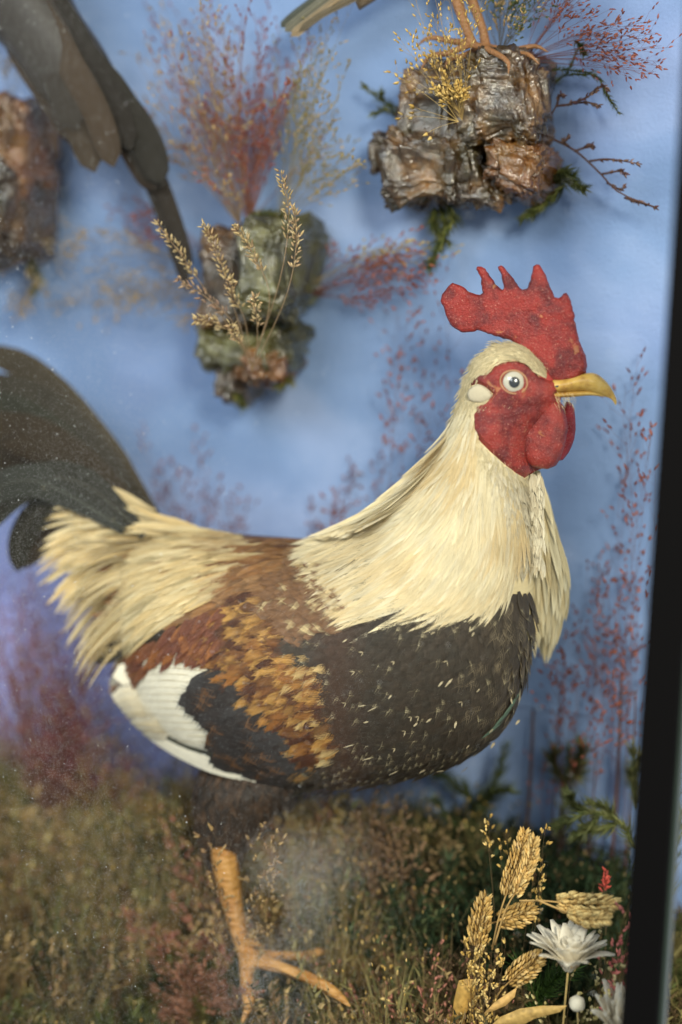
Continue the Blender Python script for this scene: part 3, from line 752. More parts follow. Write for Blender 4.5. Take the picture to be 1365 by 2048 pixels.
def slab(name, poly, yc, thick, ramp_px, mat_, parent, step=4.0, thf=None, ysh=None, label=None):
    """closed blade with rounded rim standing in the bird's plane"""
    if name == 'comb':
        pp_ = []
        for i in range(len(poly)):
            a, b_ = poly[i - 1], poly[i]; k_ = max(1, int(math.dist(a, b_) / 5))
            for j in range(k_): pp_.append((a[0] + (b_[0] - a[0]) * j / k_ + U(-1.1, 1.1), a[1] + (b_[1] - a[1]) * j / k_ + U(-1.1, 1.1)))
        poly = pp_
    pts, ff = cdt(poly, step); mb = MB(); n = len(pts); back = {}
    fr = []
    for i, (x, y) in enumerate(pts):
        d = edist(x, y, poly); k = min(1, d / ramp_px); th = thick * math.sqrt(max(0, 1 - (1 - k) ** 2)) * (thf(x, y) if thf else 1)
        y0 = yc + (ysh(x, y) if ysh else 0)
        nz = (.0006 * noise.noise(Vector((x * .06, y * .06, 2))) + .0003 * noise.noise(Vector((x * .2, y * .2, 7)))) * k
        fr.append(mb.vert(P(x, y, y0) + Vector((0, -th + nz, 0))))
        back[i] = fr[i] if d < .01 else mb.vert(P(x, y, y0) + Vector((0, th - nz, 0)))
    for f in ff: mb.face(*[fr[i] for i in f]); mb.face(*[back[i] for i in f][::-1])
    o = mb.build(name, mat_, parent, label=label); return o
def zc(l): return [(840 + x / 2.844, 500 + y / 2.844) for x, y in l]
face_b = lambda x, y: .0012 * noise.noise(Vector((x * .05, y * .05, 1))) + .0004 * noise.noise(Vector((x * .2, y * .2, 4))) + .0030 * math.exp(-((x - 985) ** 2 + (y - 860) ** 2) / 900) - .0008 * math.exp(-((y - 818 + (x - 1000) * .12) ** 2) / 40)
patch('face_skin', FACE, .0030, 9, M_SKIN, rooster, 3.6, bumpf=face_b)
COMB = zc([(185, 187), (165, 205), (125, 250), (118, 290), (140, 340), (160, 400), (185, 435), (235, 468), (300, 465), (330, 455), (420, 485), (520, 515), (580, 560), (620, 620), (680, 680), (730, 730), (770, 750), (800, 760), (840, 755), (900, 735), (945, 700), (955, 645),
           (945, 600), (935, 575), (910, 515), (892, 440), (880, 400), (885, 375), (872, 340), (862, 290), (848, 260), (835, 243), (820, 245), (805, 262), (790, 274), (768, 268), (755, 235), (735, 190), (718, 140), (700, 110), (683, 85), (665, 80), (648, 90),
           (643, 125), (635, 150), (622, 185), (612, 218), (585, 226), (560, 205), (538, 165), (510, 130), (480, 92), (462, 86), (447, 93), (450, 112), (466, 140), (472, 180), (478, 215), (468, 225), (430, 192), (400, 145), (372, 105), (350, 92), (325, 94), (322, 108), (335, 135), (350, 160), (352, 205),
           (358, 240), (345, 254), (320, 250), (285, 237), (250, 212), (220, 195)])
slab('comb', COMB, .0, .0042, 12, M_COMB, rooster, 3.4, thf=lambda x, y: .75 + .9 * max(0, min(1, (y - 640) / 90)) * max(0, min(1, (x - 1020) / 60)))
HN = surf(1090, 870)[0].y
WATT = zc([(553, 1005), (556, 1060), (575, 1110), (590, 1150), (610, 1200), (640, 1232), (690, 1243), (730, 1247), (775, 1227), (800, 1190), (825, 1115), (843, 1025), (838, 965), (822, 905), (800, 860), (760, 845), (710, 865), (660, 900), (610, 950), (570, 975)])
slab('wattle', WATT, HN - .008, .0085, 30, M_SKIN, rooster, 3.6, ysh=lambda x, y: -.004 * max(0, min(1, (y - 830) / 80)))
WATF = zc([(835, 860), (862, 868), (880, 900), (886, 960), (888, 1020), (880, 1075), (868, 1110), (850, 1150), (815, 1195), (780, 1200), (770, 1100), (790, 950)])
slab('wattle', WATF, .016, .005, 20, M_SKIN_D, rooster, 4, label='dark far wattle')
LOBEP = zc([(270, 820), (280, 792), (300, 775), (325, 763), (350, 766), (375, 780), (400, 800), (418, 830), (405, 850), (380, 862), (350, 872), (310, 868), (280, 852)])
slab('ear_lobe', LOBEP, surf(968, 800)[0].y - .0015, .0030, 18, M_LOBE, rooster, 3.2)
# eye
ec, en = surf(1028, 764); en = (en * .75 + Vector((.34, -.94, .05)) * .6).normalized()
def disc_ball(name, c, r, nrm, mat_, sq=.5, n=28, par=rooster, ring=14):
    mb = MB(); q = Vector((0, 0, 1)).rotation_difference(nrm); rows = []
    for i in range(ring):
        a = math.pi / 2 * i / (ring - 1) * 1.15; rows.append([mb.vert(c + q @ Vector((r * math.sin(a) * math.cos(2 * math.pi * k / n), r * math.sin(a) * math.sin(2 * math.pi * k / n), r * sq * math.cos(a)))) for k in range(n)])
    mb.grid(rows, True); return mb.build(name, mat_, par)
eye = disc_ball('eye', ec + en * .0008, .0086, en, M_EYE, .55)
disc_ball('pupil', ec + en * .0052 + Vector((.0003, 0, -.0003)), .0042, en, M_PUPIL, .28, par=eye)
mb = MB(); q = Vector((0, 0, 1)).rotation_difference(en); pts = []
for k in range(41):
    a = 2 * math.pi * k / 40; pts.append(ec + en * (.0026 + .0004 * math.sin(3 * a)) + q @ Vector((.0095 * math.cos(a) * (1 + .1 * abs(math.cos(a))), .0088 * math.sin(a), 0)))
mb.tube(pts, .0007, n=8, cap=False); mb.build('eyelid', M_LID, eye)
mb = MB(); pts = []
for k in range(25):
    a = math.radians(20 + 150 * k / 24); pts.append(ec + en * .0016 + q @ Vector((.0118 * math.cos(a), .0108 * math.sin(a), 0)))
mb = MB()
for rr_, a0_, a1_, th_ in [(.0116, 10, 350, .0007), (.0138, 200, 352, .0007), (.0136, 20, 165, .0008), (.0160, 215, 330, .0006), (.0182, 225, 320, .0006)]:
    pts = []
    for k in range(31):
        a = math.radians(a0_ + (a1_ - a0_) * k / 30); rj = rr_ * (1 + .05 * noise.noise(Vector((k * .35, rr_ * 900, 0))))
        pq = ec + q @ Vector((rj * math.cos(a), rj * .9 * math.sin(a), 0)); hh = BVH.find_nearest(pq)[0]
        pts.append(hh + en * .0026)
    mb.tube(pts, [th_ * math.sin(math.pi * (k + .5) / 31) ** .5 for k in range(31)], n=6)
mb.build('skin_fold', M_SKIN, rooster)
mb = MB()
for k in range(420):
    x = U(940, 1140); y = U(722, 950)
    if not inpoly(x, y, FACE) or math.hypot(x - 1028, y - 764) < 28: continue
    h_, n_ = surf(x, y); d_ = HEADF(x, y); a = U(-.8, .8); L = U(3, 8) * PXM
    d3 = (P(x + d_[0] * 8, y + d_[1] * 8, h_.y) - P(x, y, h_.y)).normalized() + Vector((U(-.5, .5), U(-.4, .1), U(-.5, .5)))
    p0 = h_ + n_ * .0026; mb.ribbon([p0, p0 + d3 * L * .5 + n_ * .0005, p0 + d3 * L], .00016, n_.cross(d3).normalized(), random.choice([(.75, .55, .36), (.7, .3, .2), (.2, .03, .02)]))
mb.build('face_bristles', M_HACKLE, rooster, kind='stuff')
# beak
beak = empty('beak', P(1110, 785, 0), None, None); beak.parent = rooster; beak.matrix_parent_inverse = Matrix.Translation(-Vector(rooster.location)); 
def zs(l): return [(840 + a / 2.844, 500 + b_ / 2.844, 840 + c_ / 2.844, 500 + d / 2.844, w_) for a, b_, c_, d, w_ in l]
bp = Vector(beak.location)
mb = MB(); sweep(zs([(740, 735, 720, 800, .0125), (860, 722, 800, 812, .0115), (945, 700, 870, 805, .0098), (1000, 702, 950, 802, .0082), (1045, 732, 1010, 818, .0062), (1085, 778, 1055, 833, .0043), (1113, 830, 1085, 845, .0026), (1122, 862, 1102, 862, .0014), (1119, 880, 1113, 880, .0004)]), 40, 24, mb)
mb.build('upper_beak', M_BEAK, rooster)
bpy.data.objects.remove(beak)
nb = MB(); nc = P(840 + 800 / 2.844, 500 + 768 / 2.844, 0); nc.y = -.0118; nb.tube([nc + Vector((-.0022, .0005, -.0003)), nc, nc + Vector((.0022, .0012, .0006))], [.0004, .0009, .0004], (.03, .015, .01), 8); nb.build('nostril', M_PUPIL, rooster)
mb = MB(); sweep(zs([(740, 792, 752, 835, .0095), (800, 800, 810, 838, .0085), (880, 798, 890, 834, .0065), (960, 798, 965, 828, .0045), (1030, 812, 1030, 832, .0025), (1062, 828, 1062, 836, .0008)]), 26, 20, mb)
mb.build('lower_beak', M_BEAK, rooster)
mb = MB()
for k in range(60):       # bristles at the gape and chin
    x = U(1095, 1150); y = U(783, 800) if R() < .5 else U(795, 812)
    p0 = P(x, y, -.008 + U(-.004, .006)); a = U(-.6, 1.6); L = U(6, 20) * PXM
    p1 = p0 + Vector((math.cos(a) * L * .6, -.002, -L)); mb.ribbon([p0, (p0 + p1) / 2 + Vector((.0006, 0, 0)), p1], .00016, Vector((1, 0, 0)), (.7, .55, .3))
mb.build('chin_bristles', M_HACKLE, rooster, kind='stuff')

# ================================================================== PLANTS
def bez(a, b_, c_, n): return [a * (1 - t) ** 2 + b_ * 2 * t * (1 - t) + c_ * t * t for t in [i / (n - 1) for i in range(n)]]
RED = [(.26, .07, .04), (.34, .11, .06), (.20, .055, .04), (.40, .13, .08)]
TAN = [(.42, .28, .12), (.52, .36, .16), (.33, .22, .09)]
GOLD = [(.60, .40, .12), (.68, .48, .18), (.5, .31, .08)]
OLIVE = [(.10, .11, .025), (.16, .16, .045), (.07, .09, .025)]
PINK = [(.42, .17, .12), (.36, .15, .10), (.30, .13, .08)]
def plume(name, root, tips, label, cols, stem_c=(.20, .10, .05), n_br=9, seed_l=.0035, seed_r=.0006, br_len=.03, group=None, cat='dried grass', dens=3, th=.00025, start=.45, spread=.6, droop=0.0):
    """loose dried grass panicles from one root; tips = list of 3D end points"""
    o = empty(name, root, label, cat, group); ms_ = MB(); mh = MB(); root = Vector(root)
    for tip in tips:
        tip = Vector(tip); L = (tip - root).length; mid = (root + tip) / 2 + Vector((U(-.1, .1), U(-.06, .06), U(-.02, .12))) * L
        st = bez(root, mid, tip, 9); cs = random.choice(cols)
        ms_.tube(st, [th * (1 - .6 * i / 8) for i in range(9)], stem_c, 3, cap=False)
        for k in range(n_br):
            t = start + (1 - start) * (k + R()) / n_br; u = t * 8; i = min(7, int(u)); p = st[i].lerp(st[i + 1], u - i); dr = (st[i + 1] - st[i]).normalized()
            sd = Vector((U(-1, 1), U(-.7, .7), U(-1, 1))); bl = br_len * U(.35, 1) * (1.25 - t * .7)
            e = p + (dr * .8 + sd * spread).normalized() * bl + Vector((0, 0, -droop * bl))
            ms_.tube([p, (p + e) / 2 + sd * bl * .08, e], [th * .5, th * .4, th * .3], stem_c, 3, cap=False)
            for j in range(dens):
                f = U(.35, 1) if j else 1; q = p.lerp(e, f); d2 = ((e - p).normalized() + Vector((U(-1, 1), U(-1, 1), U(-1, 1))) * .45)
                mh.husk(q, d2, seed_l * U(.7, 1.25), seed_r * U(.8, 1.3), vadd(random.choice(cols) if R() < .3 else cs, U(.7, 1.25)))
    ms_.build('stem', M_PLANT, o, kind='stuff'); mh.build('seed_head', M_PLANT, o, kind='stuff'); return o
def tips_px(lst, y, n, jx=18, jy=18, jyd=.03):
    out = []
    for _ in range(n):
        a = random.choice(lst); out.append(P(a[0] + random.gauss(0, jx), a[1] + random.gauss(0, jy), y + U(-jyd, jyd)))
    return out
def sprig(name, paths, y, label, cols, leaf=.006, rad=.004, cat='moss', group=None, dens=9, yr=.01):
    """feathery green moss sprigs: tiny scale leaves round thin branching stems"""
    p0 = P(*paths[0][0], y); o = empty(name, p0, label, cat, group); mbs = MB(); mbl = MB()
    for pth in paths:
        s = [tuple(v) for v in cr(pth, 4 * len(pth))]; yo = y + U(-yr, yr); pts = [P(a, b_, yo - .012 * i / len(s)) for i, (a, b_) in enumerate(s)]
        mbs.tube(pts, .0005, vadd(cols[0], .6), 4)
        m = len(pts)
        for i in range(m - 1):
            for k in range(dens):
                p = pts[i].lerp(pts[i + 1], R()); dr = (pts[i + 1] - pts[i]).normalized(); sd = Vector((U(-1, 1), U(-1, 1), U(-1, 1)))
                sd = (sd - dr * sd.dot(dr)).normalized(); r_ = rad * U(.3, 1.7) * (1.1 - .5 * i / m)
                e = p + sd * r_ + dr * r_ * .9; c = vadd(random.choice(cols), U(.6, 1.4)); w_ = dr.cross(sd)
                mbl.ribbon([p, p.lerp(e, .6), e + dr * r_ * .3], leaf * .16, w_, c)
    mbs.build('stem', M_PLANT, o, kind='stuff'); mbl.build('moss_leaves', M_PLANT, o, kind='stuff'); return o
def spike(mb, pts, r0, cols, nrow, hl=.004, hr=.0009):
    """cereal-like spike: husks in whorls round the axis"""
    n = len(pts)
    for k in range(nrow):
        t = k / (nrow - 1); u = t * (n - 1); i = min(n - 2, int(u)); p = Vector(pts[i]).lerp(Vector(pts[i + 1]), u - i); dr = (Vector(pts[i + 1]) - Vector(pts[i])).normalized()
        a = dr.cross(Vector((0, 1, 0))).normalized(); b_ = dr.cross(a); w = r0 * math.sin(math.pi * (.12 + .84 * t)) ** .6
        for j in range(4):
            an = j * math.pi / 2 + k * .8 + U(-.3, .3); sd = a * math.cos(an) + b_ * math.sin(an)
            if R() < .2: continue
            mb.husk(p + sd * w * U(.1, .7) + dr * U(-.0015, .0015), dr * U(.5, 1.1) + sd * U(.3, 1.1), hl * U(.6, 1.35), hr * U(.7, 1.3), vadd(random.choice(cols), U(.75, 1.2)))

# ================================================================== BARK BRACKETS
def bark_chunk(name, px0, py0, px1, py1, y0, y1, mat_, parent, seed, ridge=(1, 0, 0), amp=.006, freq=130, n=84, label=None, tilt=0, sq=.42):
    """rough block of cork bark between two picture corners and two depths"""
    A = P(px0, py0, (y0 + y1) / 2); B = P(px1, py1, (y0 + y1) / 2); c = (A + B) / 2; hx = abs(B.x - A.x) / 2; hz = abs(A.z - B.z) / 2; hy = (y1 - y0) / 2
    mb = MB(); rows = []; so = Vector((seed * 3.1, seed * 1.7, seed * 2.3)); rv = Vector(ridge)
    Rm = Matrix.Rotation(tilt, 3, 'Y')
    for i in range(n + 1):
        th = math.pi * i / n; row = []
        for k in range(n * 2):
            ph = 2 * math.pi * k / (n * 2)
            f = lambda v: math.copysign(abs(v) ** sq, v)
            d = Vector((f(math.sin(th)) * f(math.cos(ph)), f(math.sin(th)) * f(math.sin(ph)), f(math.cos(th))))
            p = Vector((d.x * hx, d.y * hy, d.z * hz)); nn = d.normalized(); q = p + so
            lump = (noise.noise(q * 24) * 1.5 + noise.noise(q * 52)) * amp
            wv = 2.6 * noise.noise(q * 30) + 1.2 * noise.noise(q * 70)
            g = abs(math.sin(q.dot(rv) * freq * 1.3 + wv * .8)); rid = (g ** .6 - .6) * amp * (.75 + .6 * noise.noise(q * 40))
            pr = Vector((rv.z, 0, rv.x)); lam = noise.noise(Vector((q.dot(rv) * 60, q.y * 90, q.dot(pr) * 420))) * amp * .28
            fine = noise.fractal(q * 190, .7, 2, 4) * amp * .5
            crk = -amp * 1.8 * max(0, .22 - abs(noise.noise(q * 38 + Vector((9, 0, 0)))))
            p = p + nn * (lump + rid + lam + fine + crk)
            row.append(mb.vert(c + Rm @ p))
        rows.append(row)
    mb.grid(rows, True, flip=True)
    return mb.build(name, mat_, parent, label=label)
br1 = empty('bark_bracket', P(950, 260, WALL_Y), 'varnished dark cork bark bracket under the claws of the perched bird', 'bark bracket', 'bark brackets on the blue wall')
bark_chunk('bark_slab', 945, 118, 1095, 300, .055, .138, M_BARK, br1, 1, (1, .2, 0), .0065, 230, tilt=-.06)
bark_chunk('bark_slab', 812, 150, 935, 330, .075, .138, M_BARK, br1, 2, (1, .1, 0), .006, 260, tilt=.10)
bark_chunk('bark_slab', 850, 118, 1010, 190, .075, .135, M_BARK, br1, 9, (.3, .1, 1), .006, 200)
bark_chunk('bark_slab', 792, 272, 960, 412, .06, .138, M_BARK, br1, 3, (1, .3, .2), .0085, 170, tilt=.05)
bark_chunk('bark_slab', 756, 272, 812, 345, .085, .138, M_BARK, br1, 4, (1, 0, .3), .006, 160)
bark_chunk('bark_slab', 782, 352, 842, 412, .085, .135, M_BARK, br1, 14, (1, 0, .3), .006, 160)
bark_chunk('bark_slab', 985, 285, 1105, 385, .058, .136, M_BARK_O, br1, 5, (.2, .2, 1), .0065, 240, label='orange brown layered slab', tilt=.25)
bark_chunk('bark_slab', 930, 330, 1020, 408, .075, .136, M_BARK, br1, 15, (1, .2, .3), .007, 180)
br2 = empty('bark_bracket', P(540, 640, WALL_Y), 'glossy greenish cork bark bracket between the rooster tail and the comb', 'bark bracket', 'bark brackets on the blue wall')
bark_chunk('bark_slab', 520, 432, 608, 640, .02, .135, M_BARK_G, br2, 6, (.15, 0, 1), .0065, 150, label='pale green ridged slab')
bark_chunk('bark_slab', 432, 460, 530, 660, .05, .135, M_BARK, br2, 7, (1, .2, .2), .006, 150)
bark_chunk('bark_slab', 425, 650, 590, 740, .045, .135, M_BARK_G, br2, 8, (1, 0, .2), .009, 130)
bark_chunk('bark_slab', 452, 700, 505, 800, .06, .132, M_BARK, br2, 10, (1, 0, .2), .006, 130, sq=.6)
bark_chunk('bark_slab', 500, 690, 590, 762, .05, .132, M_BARK_O, br2, 11, (1, 0, .2), .007, 130, sq=.5, label='amber brown lump')
br3 = empty('bark_bracket', P(20, 400, WALL_Y), 'brown cork bark bracket cut by the picture edge under the dark bird', 'bark bracket', 'bark brackets on the blue wall')
bark_chunk('bark_slab', -140, 205, 78, 400, .02, .135, M_BARK_O, br3, 12, (.2, 0, 1), .009, 120)
bark_chunk('bark_slab', -160, 330, 66, 530, .01, .135, M_BARK, br3, 13, (1, 0, .3), .010, 110, label='tan lower lump')

# ================================================================== UPPER BIRDS
bird1 = empty('perched_bird', P(935, 100, .09), 'small brown legged bird gripping the bark, its body above the picture edge', 'bird')
BRN = (.16, .08, .035)
for pth, rd, yy, toes in [([(905, -70), (915, 0), (935, 60), (945, 88)], [14, 12, 9, 11], [.085, .08, .075, .075], [([(945, 85), (900, 105), (860, 112), (842, 140)], .07), ([(945, 88), (980, 100), (1015, 122), (1018, 148)], .048), ([(945, 86), (905, 82), (860, 75), (833, 92)], .085)]),
                          ([(930, -60), (945, 0), (965, 55), (972, 92)], [14, 11, 9, 11], [.1, .098, .095, .095], [([(965, 92), (1020, 100), (1070, 92), (1098, 104)], .09), ([(965, 92), (1010, 108), (1055, 108), (1080, 128)], .066), ([(965, 94), (930, 110), (900, 118), (890, 135)], .06)])]:
    paths = [(pth, rd, yy)]
    for tp, ty in toes: paths.append((tp, [8, 6.5, 5, 1.5], [yy[-1], (yy[-1] + ty) / 2, ty, ty - .004]))
    leg_mesh(paths, 'leg', M_LEG2, bird1, 0, .0008)
mb = MB(); sweep([(700, -40, 720, 20, .006, .08), (800, -190, 850, -60, .03, .08), (900, -260, 960, -55, .042, .08), (990, -290, 1040, -100, .04, .08), (1040, -330, 1090, -200, .024, .08), (1070, -390, 1120, -310, .018, .08), (1120, -380, 1140, -330, .008, .08), (1160, -352, 1162, -346, .001, .08)], 40, 24, mb, lambda t, p: (.17, .12, .07))
mb.build('body', M_BROAD, bird1)
for pth, hw, c, y_ in [([(760, -90), (680, -25), (610, 30), (570, 62)], 11, (.13, .12, .08), .062), ([(780, -80), (700, -18), (630, 35), (582, 72)], 10, (.24, .17, .09), .058), ([(740, -100), (650, -18), (590, 28), (562, 54)], 9, (.05, .055, .04), .066), ([(790, -70), (720, -12), (650, 25), (600, 58)], 7, (.10, .075, .04), .055)]:
    big_feather('tail_feather', bird1, pth, hw, .08, y_, vadd(c, .7), vadd(c, 1.0), tip=.9, tilt=(.1, -1, .1))
bird2 = empty('dark_bird', P(0, 200, .06), 'dusky brown bird with folded wing and long narrow tail hanging down the wall', 'bird')
DB = (.040, .034, .028)
mb = MB(); sweep([(330, 300, 300, 340, .004, .06), (262, 200, 215, 270, .014, .055), (200, 90, 105, 215, .026, .045), (140, 0, 30, 110, .034, .04), (90, -120, -100, 0, .045, .04), (20, -240, -200, -70, .04, .04), (-60, -320, -230, -180, .028, .04), (-130, -370, -240, -290, .018, .04), (-190, -370, -200, -350, .003, .04)], 50, 28, mb, lambda t, p: DB)
mb.build('body', M_BROAD, bird2)
for pth, hw, c, a, b_ in [([(20, -40), (95, 120), (150, 230), (190, 345)], 34, (.062, .045, .03), .018, .03), ([(60, -40), (130, 110), (190, 220), (228, 335)], 30, (.068, .048, .032), .014, .026), ([(-10, 0), (50, 110), (110, 200), (168, 290)], 34, (.055, .040, .028), .024, .036),
                          ([(-20, -60), (60, 60), (120, 150), (150, 260)], 40, (.048, .04, .032), .012, .022), ([(90, -60), (160, 90), (220, 190), (262, 300)], 28, (.030, .025, .02), .02, .034)]:
    big_feather('wing_feather', bird2, pth, hw, a, b_, vadd(c, .8), vadd(c, .68), tip=.8, tilt=(.1, -1, .1), mat_=M_DARKF, shaft=False)
for pth, hw, c, a, b_ in [([(110, 20), (200, 170), (270, 270), (316, 372)], 34, (.040, .034, .027), .03, .05), ([(150, 60), (230, 190), (285, 270), (325, 368)], 34, (.034, .03, .024), .026, .044), ([(180, 150), (240, 260), (280, 330), (312, 378)], 26, (.04, .028, .02), .04, .052)]:
    big_feather('wing_feather', bird2, pth, hw, a, b_, vadd(c, .8), vadd(c, .68), tip=.75, tilt=(.1, -1, .1), mat_=M_DARKF, shaft=False)
for pth, hw, a, b_ in [([(250, 230), (310, 370), (345, 470), (377, 585)], 23, .06, .075), ([(265, 230), (322, 370), (356, 460), (384, 530)], 18, .055, .07)]:
    big_feather('tail_feather', bird2, pth, hw, a, b_, (.030, .024, .019), None, tip=.35, tilt=(.1, -1, .1), mat_=M_DARKF, shaft=False)

# ================================================================== WALL PLANTS
GW = 'dried plants fixed to the bark brackets'
plume('dried_grass', P(925, 240, .05), tips_px([(900, 20), (860, -30), (915, -60), (925, 60), (880, 120), (820, 95)], .035, 16, 22, 30, .02), 'pale golden seed grass in front of the dark varnished bark bracket', GOLD, (.42, .28, .10), 8, .0042, .0009, .022, GW, dens=2, spread=.7)
plume('dried_grass', P(920, 225, .045), tips_px([(905, 165), (925, 180), (890, 175)], .035, 14, 10, 14, .01), 'dense golden seed cluster low on the dark bark bracket', GOLD, (.45, .30, .10), 9, .0038, .0010, .008, GW, dens=3, start=.3)
plume('dried_grass', P(918, 243, .045), [P(812, 232, .035), P(838, 218, .035), P(860, 262, .03), P(800, 155, .04), P(830, 130, .04)], 'few golden seed sprays reaching sideways from the dark bark bracket', GOLD, (.5, .34, .12), 3, .0052, .0014, .012, GW, dens=1, start=.8)
plume('red_grass', P(1050, 120, .1), tips_px([(1180, 60), (1290, 50), (1250, 90), (1310, 120), (1200, 20), (1340, 110), (1130, 10), (1160, -20)], .09, 34, 24, 20, .035), 'wine red airy grass fanning out behind the dark bark bracket', RED, (.20, .07, .05), 8, .0042, .0008, .028, GW, dens=2)
plume('red_grass', P(1000, 110, .11), tips_px([(1030, -20), (1080, -30), (960, -40), (1010, 10)], .09, 24, 26, 20, .03), 'olive and brown grass tuft behind the legs of the perched bird', OLIVE + TAN, (.12, .09, .04), 8, .0036, .0008, .02, GW, dens=3)
sprig('moss_sprig', [[(1060, 190), (1130, 150), (1160, 90)], [(1130, 150), (1190, 150), (1215, 190), (1238, 225)], [(1060, 170), (1110, 140), (1185, 145)], [(1150, 80), (1165, 95), (1170, 110)]], .115, 'green moss sprig curling over the blue wall beside the dark bark bracket', OLIVE, group=GW)
sprig('moss_sprig', [[(820, 230), (770, 205), (728, 172)], [(810, 240), (775, 220), (745, 228)], [(770, 205), (760, 185)]], .12, 'small dark green moss sprig poking out opposite the golden grass', OLIVE, group=GW, rad=.005)
sprig('moss_sprig', [[(880, 410), (890, 450), (880, 500)], [(870, 415), (868, 450), (900, 490)], [(895, 400), (905, 440), (885, 470)], [(885, 470), (870, 510), (858, 530)]], .11, 'olive moss hanging below the dark bark bracket', OLIVE, group=GW, rad=.007, dens=18)
sprig('moss_sprig', [[(1100, 350), (1140, 365), (1172, 378)], [(1105, 365), (1150, 350)], [(1130, 370), (1090, 405), (1040, 440)], [(1120, 380), (1080, 415), (1065, 428)], [(1100, 350), (1130, 345), (1160, 372)]], .11, 'olive moss clump under the orange corner of the dark bark bracket', OLIVE, group=GW, rad=.006, dens=18)
# brown twigs (heather like) at the right of bracket
def twig(label, paths, y, cols, stem=(.10, .05, .035)):
    p0 = P(*paths[0][0], y); o = empty('dried_twig', p0, label, 'dried twig', GW); a = MB(); b_ = MB()
    for pth in paths:
        s = [P(u, v, y - .01 * k / 10) for k, (u, v) in enumerate([tuple(q) for q in cr(pth, 12)])]
        a.tube(s, [.0011 * (1 - .6 * k / 12) for k in range(12)], stem, 5)
        if pth is not paths[0]:
            for k in range(30):
                i = random.randrange(2, 11); p = s[i]; dr = (s[min(11, i + 1)] - s[i - 1]).normalized(); b_.husk(p, dr + Vector((U(-.6, .6), U(-.6, .6), U(-.6, .6))), U(.003, .006), .0009, vadd(random.choice(cols), U(.7, 1.3)))
    a.build('stem', M_PLANT, o, kind='stuff'); b_.build('seed_head', M_PLANT, o, kind='stuff')
TW = [(.13, .07, .05), (.22, .13, .09), (.09, .04, .04)]
twig('forked brown twig rising from the side of the dark bark bracket', [[(1085, 265), (1100, 235), (1115, 208)], [(1112, 212), (1150, 205), (1200, 180)], [(1115, 210), (1120, 190), (1128, 192)], [(1150, 205), (1180, 205), (1200, 212)], [(1180, 188), (1205, 172), (1215, 178)]], .105, TW)
twig('long brown side branching twig drooping across the blue wall', [[(1090, 270), (1150, 300), (1200, 345), (1240, 385), (1315, 415)], [(1150, 300), (1130, 285), (1140, 272)], [(1150, 302), (1180, 292), (1190, 295)], [(1180, 322), (1220, 318), (1285, 328)], [(1205, 348), (1240, 342), (1252, 350)], [(1215, 365), (1240, 378), (1250, 372)], [(1250, 395), (1280, 405), (1315, 415)]], .11, TW)

# centre bracket: spikes + plumes
GC = 'dried plants on the greenish bark bracket'
sp_o = empty('dried_spikes', P(505, 730, .0), 'straw coloured flower spikes standing in front of the greenish bark bracket', 'dried flower', GC)
SPK = [[(505, 730), (560, 560), (578, 430), (562, 345)], [(505, 730), (470, 620), (440, 520), (408, 452)], [(505, 730), (540, 600), (508, 510), (472, 450)], [(505, 730), (430, 610), (370, 520), (316, 448)],
       [(505, 740), (570, 600), (592, 500), (590, 425)], [(505, 740), (515, 680), (512, 620), (510, 598)], [(505, 740), (480, 680), (430, 645), (392, 640)], [(505, 745), (490, 700), (470, 670), (462, 650)], [(505, 740), (470, 650), (420, 600), (360, 560)], [(505, 740), (490, 640), (465, 590), (462, 560)]]
ms_ = MB()
for q, pth in enumerate(SPK):
    s = [P(a, b_, .0 - .035 * (k / 15)) for k, (a, b_) in enumerate([tuple(v) for v in cr(pth, 16)])]
    ms_.tube(s, .0004, (.26, .17, .09), 4, cap=False)
    mh = MB(); cols = [(.50, .36, .17), (.58, .43, .22), (.44, .29, .15)] if q != 8 else [(.36, .22, .14), (.42, .28, .17)]
    k0 = 8 if q < 5 else 7; spike(mh, s[k0:], .0048 if q != 5 else .006, cols, 15 if q < 5 else 12, .0056, .0011); mh.build('flower_spike', M_PLANT, sp_o)
ms_.build('stem', M_PLANT, sp_o, kind='stuff')
plume('red_grass', P(500, 440, .09), tips_px([(470, 280), (420, 190), (500, 180), (470, 50), (530, 10), (590, 110), (390, 250), (560, 240), (370, 60)], .09, 54, 36, 44, .05), 'rusty red grass sheaf rising from the greenish bark bracket', [(.30, .08, .04), (.36, .13, .07), (.22, .05, .04)], (.24, .08, .04), 10, .0042, .0009, .026, GC, dens=3, th=.0004, start=.3)
plume('dried_grass', P(480, 450, .085), tips_px([(380, 180), (320, 90), (400, 60), (280, 210), (420, 330), (350, -10), (460, 120)], .07, 44, 34, 42, .05), 'tan feathery grass on the tail side of the greenish bark bracket', TAN + [(.35, .16, .10)], (.28, .18, .09), 9, .004, .0008, .03, GC, dens=3, start=.35)
plume('dried_grass', P(560, 440, .09), tips_px([(620, 150), (660, 80), (590, 130), (680, 200), (640, 250), (700, 320), (650, 30), (690, 280)], .08, 36, 22, 32, .03), 'olive tan grass leaning toward the dark bark bracket', [(.33, .25, .09), (.26, .22, .08), (.42, .30, .14)], (.25, .2, .08), 9, .004, .0008, .03, GC, dens=3, start=.35)
plume('red_grass', P(620, 590, .11), tips_px([(720, 540), (780, 520), (820, 490), (840, 540), (700, 500), (860, 560), (750, 590)], .1, 28, 20, 18, .03), 'maroon grass reaching from the greenish bark bracket toward the comb', RED, (.18, .07, .05), 9, .004, .0008, .022, GC, dens=3)
plume('dried_grass', P(620, 570, .11), tips_px([(800, 500), (850, 490), (760, 470), (900, 520)], .1, 10, 20, 16, .02), 'thin yellowish grass stalks above the maroon grass', [(.5, .36, .1)], (.35, .25, .1), 6, .004, .0009, .02, GC, dens=2)
